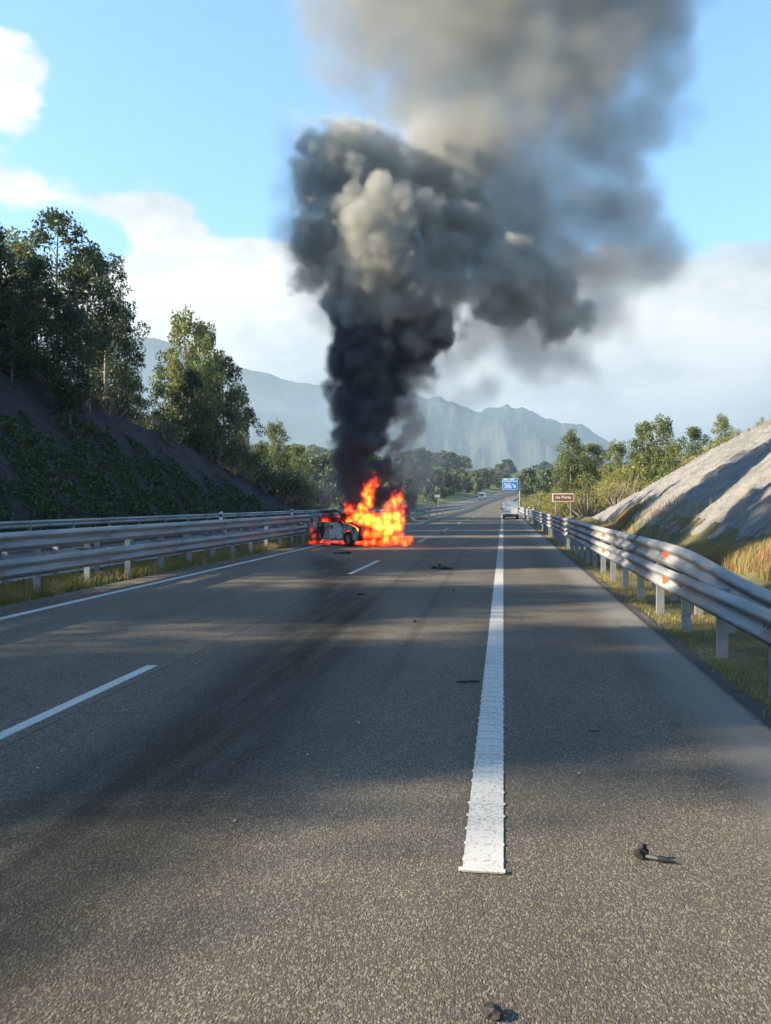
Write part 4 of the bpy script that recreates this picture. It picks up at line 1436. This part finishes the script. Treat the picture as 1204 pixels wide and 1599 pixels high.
for (px, py) in ((192, 1110), (143, 1148), (95, 1175), (57, 1201), (306, 1037), (560, 1130), (480, 1180), (870, 1000), (905, 1210), (365, 1285)):
    g = G(px, py); lump(crm, (g.x, g.y, .006), (.007, .02, .003), px)
props(crm.obj('paint_flakes', M_GREYPL), label='scattered pale flakes on the asphalt of the left lanes', kind='stuff')

# concrete channel behind the right rail
props(ribbon('ditch', 4.9, 5.5, -0.20, M_CONC, y0=4, y1=84, n=40), label='concrete drainage channel behind the right guardrail', kind='structure')


# ------------------------------------------------------------------ smoke and flames: density baked on a grid by geometry nodes
class GN(NT):
    def noise(s, vec, scale, detail=4, rough=0.55, out=0, dist=0.0):
        return NT.noise(s, vec, scale, detail, rough, out, dist)


def volume_thing(name, lo, hi, res, build, mat, **kw):
    b = MB(); c = [(a + q) / 2 for a, q in zip(lo, hi)]
    b.box((0, 0, 0), [q - a for a, q in zip(lo, hi)])
    o = b.obj(name, mat, None, c)
    lo_l = tuple(a - q for a, q in zip(lo, c)); hi_l = tuple(a - q for a, q in zip(hi, c))
    ng = bpy.data.node_groups.new(name, 'GeometryNodeTree')
    ng.interface.new_socket('Geometry', in_out='INPUT', socket_type='NodeSocketGeometry')
    ng.interface.new_socket('Geometry', in_out='OUTPUT', socket_type='NodeSocketGeometry')
    g = GN(ng)
    out = g.new('NodeGroupOutput')
    vc = g.new('GeometryNodeVolumeCube')
    vc.inputs['Min'].default_value = lo_l; vc.inputs['Max'].default_value = hi_l
    n = [max(8, int((h - l) / res)) for l, h in zip(lo, hi)]
    for k, q in zip('XYZ', n):
        vc.inputs['Resolution ' + k].default_value = q
    pos = g.new('GeometryNodeInputPosition').outputs[0]
    pos = g.vmath('ADD', pos, tuple(c))
    dens = build(g, pos)
    g.l.new(dens, vc.inputs['Density'])
    sm = g.new('GeometryNodeSetMaterial'); sm.inputs['Material'].default_value = mat
    g.l.new(vc.outputs[0], sm.inputs[0]); g.l.new(sm.outputs[0], out.inputs[0])
    md = o.modifiers.new('density', 'NODES'); md.node_group = ng
    props(o, **kw)
    return o


def blob_sdf(g, pos, blobs, k):
    """smooth union of spheres; blobs = [(world centre, radius)]; negative inside"""
    acc = None
    for c, r in blobs:
        d = g.math('SUBTRACT', g.vmath('DISTANCE', pos, tuple(c)), r)
        if acc is None:
            acc = d
        else:
            nd = g.new('ShaderNodeMath', operation='SMOOTH_MIN')
            g.put(nd.inputs[0], acc); g.put(nd.inputs[1], d); nd.inputs[2].default_value = k
            acc = nd.outputs[0]
    return acc


def warp(g, pos, scale, amp, detail=2):
    n = g.noise(pos, scale, detail, .5, out=1)
    return g.vmath('ADD', pos, g.vmath('SCALE', g.vmath('SUBTRACT', n, (.5, .5, .5)), scale=amp))


def bounds(blobs, pad):
    lo = [min(c[i] - r for c, r in blobs) - pad for i in range(3)]
    hi = [max(c[i] + r for c, r in blobs) + pad for i in range(3)]
    return lo, hi


def mk_blobs(lst, zc0, rk=1.0):
    out = []
    for (px, py, r, dz) in lst:
        zc = zc0 + dz
        out.append((tuple(P(px, py, zc)), r / FPX * zc * rk))
    return out


def smoke_mat(name, col, dens, aniso=0.05, absorb=None):
    m = bpy.data.materials.new(name); m.use_nodes = True
    nt = NT(m.node_tree); nt.n.remove(nt.n['Principled BSDF'])
    pv = nt.new('ShaderNodeVolumePrincipled')
    pv.inputs['Color'].default_value = (*col, 1)
    pv.inputs['Anisotropy'].default_value = aniso
    at = nt.new('ShaderNodeAttribute'); at.attribute_name = 'density'
    pv.inputs['Density Attribute'].default_value = ''
    nt.l.new(nt.math('MULTIPLY', at.outputs['Fac'], dens), pv.inputs['Density'])
    nt.l.new(pv.outputs[0], nt.n['Material Output'].inputs['Volume'])
    return m


ZS = 37.0
DARK = mk_blobs([
    (556, 792, 26, 0), (560, 762, 30, 0), (556, 728, 33, 0), (560, 694, 38, 0), (562, 660, 42, 0.2), (568, 625, 44, 0.2), (566, 592, 45, 0.3), (556, 560, 44, .2), (562, 532, 44, 0.2), (548, 512, 26, -.2), (535, 655, 22, 0),
    (600, 560, 42, .8), (640, 540, 46, 1.0), (668, 515, 40, 1.2), (604, 605, 30, .8), (592, 690, 23, .6), (590, 735, 22, .6), (620, 770, 16, .8), (630, 800, 16, .8), (598, 775, 20, .8),
    (506, 792, 15, -.3), (512, 810, 12, -.3), (582, 640, 34, .6), (540, 590, 30, .2), (535, 620, 26, .2)], ZS, 1.08)
PUFF = mk_blobs([
    (560, 480, 36, -.6), (600, 470, 46, -.8), (575, 440, 46, -.8), (620, 440, 46, -.6), (560, 410, 52, -.4), (602, 395, 50, -1.2), (570, 350, 50, -1.2), (620, 350, 38, -1.3), (545, 320, 40, -.9), (590, 315, 34, -1.4),
    (500, 330, 38, 0), (510, 280, 46, 0), (530, 235, 48, .2), (565, 225, 36, .6), (500, 380, 46, .4), (495, 430, 34, .8), (600, 260, 42, 1.2), (630, 285, 40, 1.6), (670, 305, 46, 1.8), (710, 345, 50, 1.6), (740, 385, 46, 1.6), (700, 400, 46, .8),
    (660, 390, 46, .2), (650, 440, 46, .2), (700, 450, 42, .2), (745, 445, 42, .2), (790, 430, 46, .2), (830, 410, 40, .5), (820, 470, 44, .6), (865, 450, 38, .8), (870, 500, 34, 1.0), (900, 480, 28, 1.2), (690, 495, 36, .6), (660, 480, 40, .6), (540, 275, 50, .6), (560, 300, 50, .8), (640, 330, 50, .4), (520, 360, 45, .3), (700, 345, 45, .9), (500, 235, 30, .5), (780, 455, 46, .3), (560, 505, 36, .6), (600, 510, 40, .5), (640, 505, 38, .4), (530, 470, 40, .8), (625, 640, 26, .6), (650, 655, 21, .8), (642, 600, 24, .8), (625, 700, 20, .6), (600, 745, 22, .3), (640, 740, 15, .6), (655, 570, 26, .8)], ZS, 1.14)
HAZEB = mk_blobs([
    (700, 90, 110, 1), (800, 30, 130, 1.5), (640, 20, 100, 2), (560, 20, 70, 3), (920, 60, 120, 2), (1000, 20, 90, 3), (1010, 120, 60, 3), (740, 200, 100, .5), (820, 180, 110, 1.0), (900, 200, 100, 2), (960, 220, 70, 2.5),
    (860, 290, 90, 2), (800, 300, 80, 2), (930, 310, 60, 2.5), (760, -60, 160, 2), (940, -60, 160, 2), (600, -80, 130, 3), (880, 380, 60, 2), (680, 250, 60, 2.5), (700, 180, 90, 2), (640, 150, 70, 2.5), (560, 110, 60, 3), (780, 250, 90, 2), (1040, 60, 60, 3), (990, 180, 70, 3), (930, 420, 50, 3), (900, 120, 110, 1), (520, 10, 60, 3), (760, 280, 80, 1.5), (720, 240, 80, 1.5), (820, 340, 70, 1.5), (640, 90, 90, 2), (530, 90, 60, 3), (500, 20, 60, 3), (580, 60, 80, 2.5), (1070, 0, 50, 3)], ZS + 1.5, 1.05)
WISP = mk_blobs([(740, 540, 44, .5), (700, 560, 34, .5), (790, 520, 46, 1.2), (830, 560, 40, 1.5), (760, 600, 34, 1.0), (890, 560, 34, 2), (690, 620, 28, .5), (560, 470, 60, 1), (485, 460, 30, 1), (950, 420, 60, 3), (980, 330, 60, 3),
                 (520, 760, 24, .5), (660, 730, 30, 1.5), (650, 600, 36, .6), (630, 650, 34, .4), (655, 660, 30, .6), (640, 700, 30, .4), (650, 630, 36, .6), (640, 760, 26, .3), (470, 430, 26, .5), (510, 480, 30, .5), (480, 380, 30, .5), (480, 290, 44, .6), (490, 380, 50, .6), (520, 440, 50, .6), (700, 260, 80, 2), (790, 340, 70, 2), (860, 400, 60, 2), (480, 230, 40, 1), (820, 520, 60, 1.5), (760, 500, 50, 1), (870, 540, 50, 2), (720, 610, 34, 1), (1000, 400, 60, 3), (940, 480, 50, 3)], ZS + 1, 1.25)

CHI = 0.10


def build_dark(g, pos):
    p = warp(g, pos, .75, .9, 3)
    s = blob_sdf(g, p, DARK, .35)
    v = g.vor(warp(g, pos, 2.5, .3), 1.15)
    v2 = g.vor(pos, 2.9)
    n = g.noise(pos, 1.5, 5, .6)
    s = g.math('ADD', s, g.math('MULTIPLY', g.math('SUBTRACT', v, .45), .75))
    s = g.math('ADD', s, g.math('MULTIPLY', g.math('SUBTRACT', v2, .45), .32))
    s = g.math('ADD', s, g.math('MULTIPLY', g.math('SUBTRACT', n, .5), .8))
    d = g.smooth(s, .12, -.45, 0, 1)
    return d


def build_puff(g, pos):
    p = warp(g, pos, .45, .9, 3)
    s = blob_sdf(g, p, PUFF, .45)
    v = g.vor(warp(g, pos, 1.6, .45), .62)
    v2 = g.vor(warp(g, pos, 2.4, .25), 1.2)
    v3 = g.vor(warp(g, pos, 5, .1), 2.5)
    n = g.noise(pos, .8, 6, .6)
    s = g.math('ADD', s, g.math('MULTIPLY', g.math('SUBTRACT', v, .45), .85))
    s = g.math('ADD', s, g.math('MULTIPLY', g.math('SUBTRACT', v2, .45), .75))
    s = g.math('ADD', s, g.math('MULTIPLY', g.math('SUBTRACT', v3, .45), .34))
    s = g.math('ADD', s, g.math('MULTIPLY', g.math('SUBTRACT', n, .5), .7))
    dd = g.smooth(s, .13, -.36, 0, 1)
    return g.math('MULTIPLY', dd, g.smooth(g.noise(warp(g, pos, 1.2, .5), 1.3, 5, .65), .30, .62, .55, 1.3))


def build_soft(blobs, k=1.0, edge=1.6, wf=.22, wa=3.0):
    def f(g, pos):
        p = warp(g, pos, wf, wa, 3)
        s = blob_sdf(g, p, blobs, k)
        v = g.vor(warp(g, pos, .9, .8), .40)
        v2 = g.vor(warp(g, pos, 1.6, .4), .85)
        n = g.noise(pos, .45, 5, .62)
        s = g.math('ADD', s, g.math('MULTIPLY', g.math('SUBTRACT', v2, .45), edge * .6))
        s = g.math('ADD', s, g.math('MULTIPLY', g.math('SUBTRACT', v, .45), edge * 1.0))
        s = g.math('ADD', s, g.math('MULTIPLY', g.math('SUBTRACT', n, .5), edge * 1.5))
        return g.smooth(s, edge * .35, -edge * 1.2, 0, 1)
    return f


lo, hi = bounds(DARK, .5); lo[2] = max(lo[2], .9)
volume_thing('dark_smoke', lo, hi, .07, build_dark, smoke_mat('soot_smoke', (.19, .215, .25), 5.0), label='dense black smoke column rising straight from the burning car', cat='smoke', kind='stuff')
lo, hi = bounds(PUFF, .8)
volume_thing('billowing_smoke', lo, hi, .085, build_puff, smoke_mat('billow_smoke', (.53, .55, .53), 1.65), label='grey billowing smoke above the black column', cat='smoke', kind='stuff')
lo, hi = bounds(HAZEB, 1.5)
volume_thing('upper_smoke', lo, hi, .16, build_soft(HAZEB), smoke_mat('spreading_smoke', (.43, .44, .415), .40), label='thin pale smoke spreading across the top of the sky', cat='smoke', kind='stuff')
lo, hi = bounds(WISP, 1.0)
volume_thing('smoke_wisps', lo, hi, .13, build_soft(WISP, .5, 1.0, .5, 1.4), smoke_mat('wispy_smoke', (.62, .63, .62), .50), label='faint smoke wisps trailing beside the column', cat='smoke', kind='stuff')

# flames
ZF = 36.0
FL = mk_blobs([
    (548, 836, 11, -.8), (560, 826, 14, -.9), (575, 824, 15, -1.2), (592, 824, 16, -1.4), (608, 826, 15, -1.3), (620, 822, 13, -.6), (602, 840, 10, -1.7), (618, 840, 9, -1.6), (580, 838, 9, -1.6), (568, 842, 7, -1.5), (628, 836, 7, -.8),
    (545, 815, 10, -.4), (556, 808, 11, -.4), (572, 810, 13, -.6), (588, 812, 13, -.8), (604, 808, 13, -.8), (618, 806, 13, -.4), (628, 812, 8, -.2),
    (545, 796, 7, -.1), (541, 787, 4.5, -.1), (550, 790, 4, -.1), (566, 794, 10, -.2), (577, 778, 10, -.2), (574, 764, 8, -.2), (569, 755, 3.5, -.2), (583, 754, 6.5, -.2), (587, 744, 4.5, -.2), (593, 752, 3.5, -.2), (585, 737, 3, -.2),
    (606, 792, 9, 0), (616, 786, 11, 0), (623, 777, 8.5, 0), (618, 768, 4, 0), (630, 790, 5, 0), (626, 764, 3, 0), (612, 772, 4, 0), (628, 772, 4, 0), (598, 800, 6, -.2),
    (576, 785, 10, -.2), (571, 771, 9, -.2), (579, 768, 8, -.2), (578, 758, 7, -.2), (586, 758, 6, -.2), (586, 748, 5, -.2), (562, 803, 10, -.9), (575, 810, 12, -1.4), (590, 814, 12, -1.6), (560, 816, 10, -1.4), (604, 818, 12, -1.6), (572, 834, 9, -2.0), (588, 834, 10, -2.2), (604, 834, 10, -2.2), (600, 846, 8, -2.2), (584, 846, 8, -2.0), (629, 800, 7, -.1), (529, 805, 4, .0), (527, 815, 7, .3), (506, 815, 7, .6), (513, 813, 6, .5), (536, 820, 5, .2), (487, 828, 4.5, .3), (489, 818, 3, .3), (489, 838, 5, .2), (495, 846, 3.5, -.2)], ZF)
for px in range(484, 642, 3):
    k = 1.0 if px > 556 else .55
    gpt = G(px, 849.5 + (2.2 if px > 556 else 0) + 1.3 * math.sin(px * .31))
    FL.append(((gpt.x, gpt.y, .05 + .05 * k), (.10 + .05 * math.sin(px * .53)) * (.6 + .7 * k)))
    if px > 562:
        gpt = G(px, 846 + 1.5 * math.sin(px * .7)); FL.append(((gpt.x, gpt.y, .10), .17))


def build_flame(g, pos):
    up = g.vmath('MULTIPLY', pos, (1, 1, .42))
    n = g.noise(up, 3.2, 3, .55, out=1)
    p = g.vmath('ADD', pos, g.vmath('MULTIPLY', g.vmath('SUBTRACT', n, (.5, .5, .5)), (.40, .40, .42)))
    n2 = g.noise(g.vmath('MULTIPLY', pos, (1, 1, .32)), 8.5, 5, .75, out=1)
    p = g.vmath('ADD', p, g.vmath('MULTIPLY', g.vmath('SUBTRACT', n2, (.5, .5, .5)), (.27, .27, .42)))
    s = blob_sdf(g, p, FL, .05)
    v = g.vor(g.vmath('MULTIPLY', warp(g, pos, 4, .16), (1, 1, .7)), 5.0)
    s = g.math('ADD', s, g.math('MULTIPLY', g.math('SUBTRACT', v, .45), .07))
    m_ = g.math('ADD', g.math('MULTIPLY', g.noise(up, 5.5, 5, .7), 2.5), -.52)
    return g.math('MULTIPLY', g.smooth(s, .05, -.32, 0, 1), g.math('MAXIMUM', m_, .12))


fm = bpy.data.materials.new('fire'); fm.use_nodes = True
nt = NT(fm.node_tree); nt.n.remove(nt.n['Principled BSDF'])
at = nt.new('ShaderNodeAttribute'); at.attribute_name = 'density'
dv = at.outputs['Fac']
colr = nt.ramp(dv, [(0.0, (1, .02, .002)), (.22, (1, .065, .006)), (.48, (1, .19, .012)), (.85, (1, .44, .055))])
pv = nt.new('ShaderNodeVolumePrincipled')
pv.inputs['Color'].default_value = (.3, .2, .12, 1); pv.inputs['Density Attribute'].default_value = ''
nt.l.new(nt.math('MULTIPLY', dv, 4.5), pv.inputs['Density'])
nt.l.new(colr, pv.inputs['Emission Color'])
nt.l.new(nt.math('MULTIPLY', nt.math('POWER', dv, 1.3), 11.0), pv.inputs['Emission Strength'])
nt.l.new(pv.outputs[0], nt.n['Material Output'].inputs['Volume'])
lo, hi = bounds(FL, .25); lo[2] = max(lo[2], -.02)
volume_thing('flames', lo, hi, .021, build_flame, fm, label='orange and yellow flames engulfing the bonnet and spreading on the road under the car', cat='fire', kind='stuff')

# ------------------------------------------------------------------ haze
hm = bpy.data.materials.new('haze_air'); hm.use_nodes = True
nt = NT(hm.node_tree); nt.n.remove(nt.n['Principled BSDF'])
pv = nt.new('ShaderNodeVolumePrincipled')
pv.inputs['Color'].default_value = (.34, .46, .60, 1); pv.inputs['Density'].default_value = 2.2e-4
pv.inputs['Anisotropy'].default_value = .2
nt.l.new(pv.outputs[0], nt.n['Material Output'].inputs['Volume'])
b = MB(); b.box((0, 3200, 320), (19000, 14000, 760))
props(b.obj('haze', hm), label='pale blue haze filling the valley air', kind='stuff')
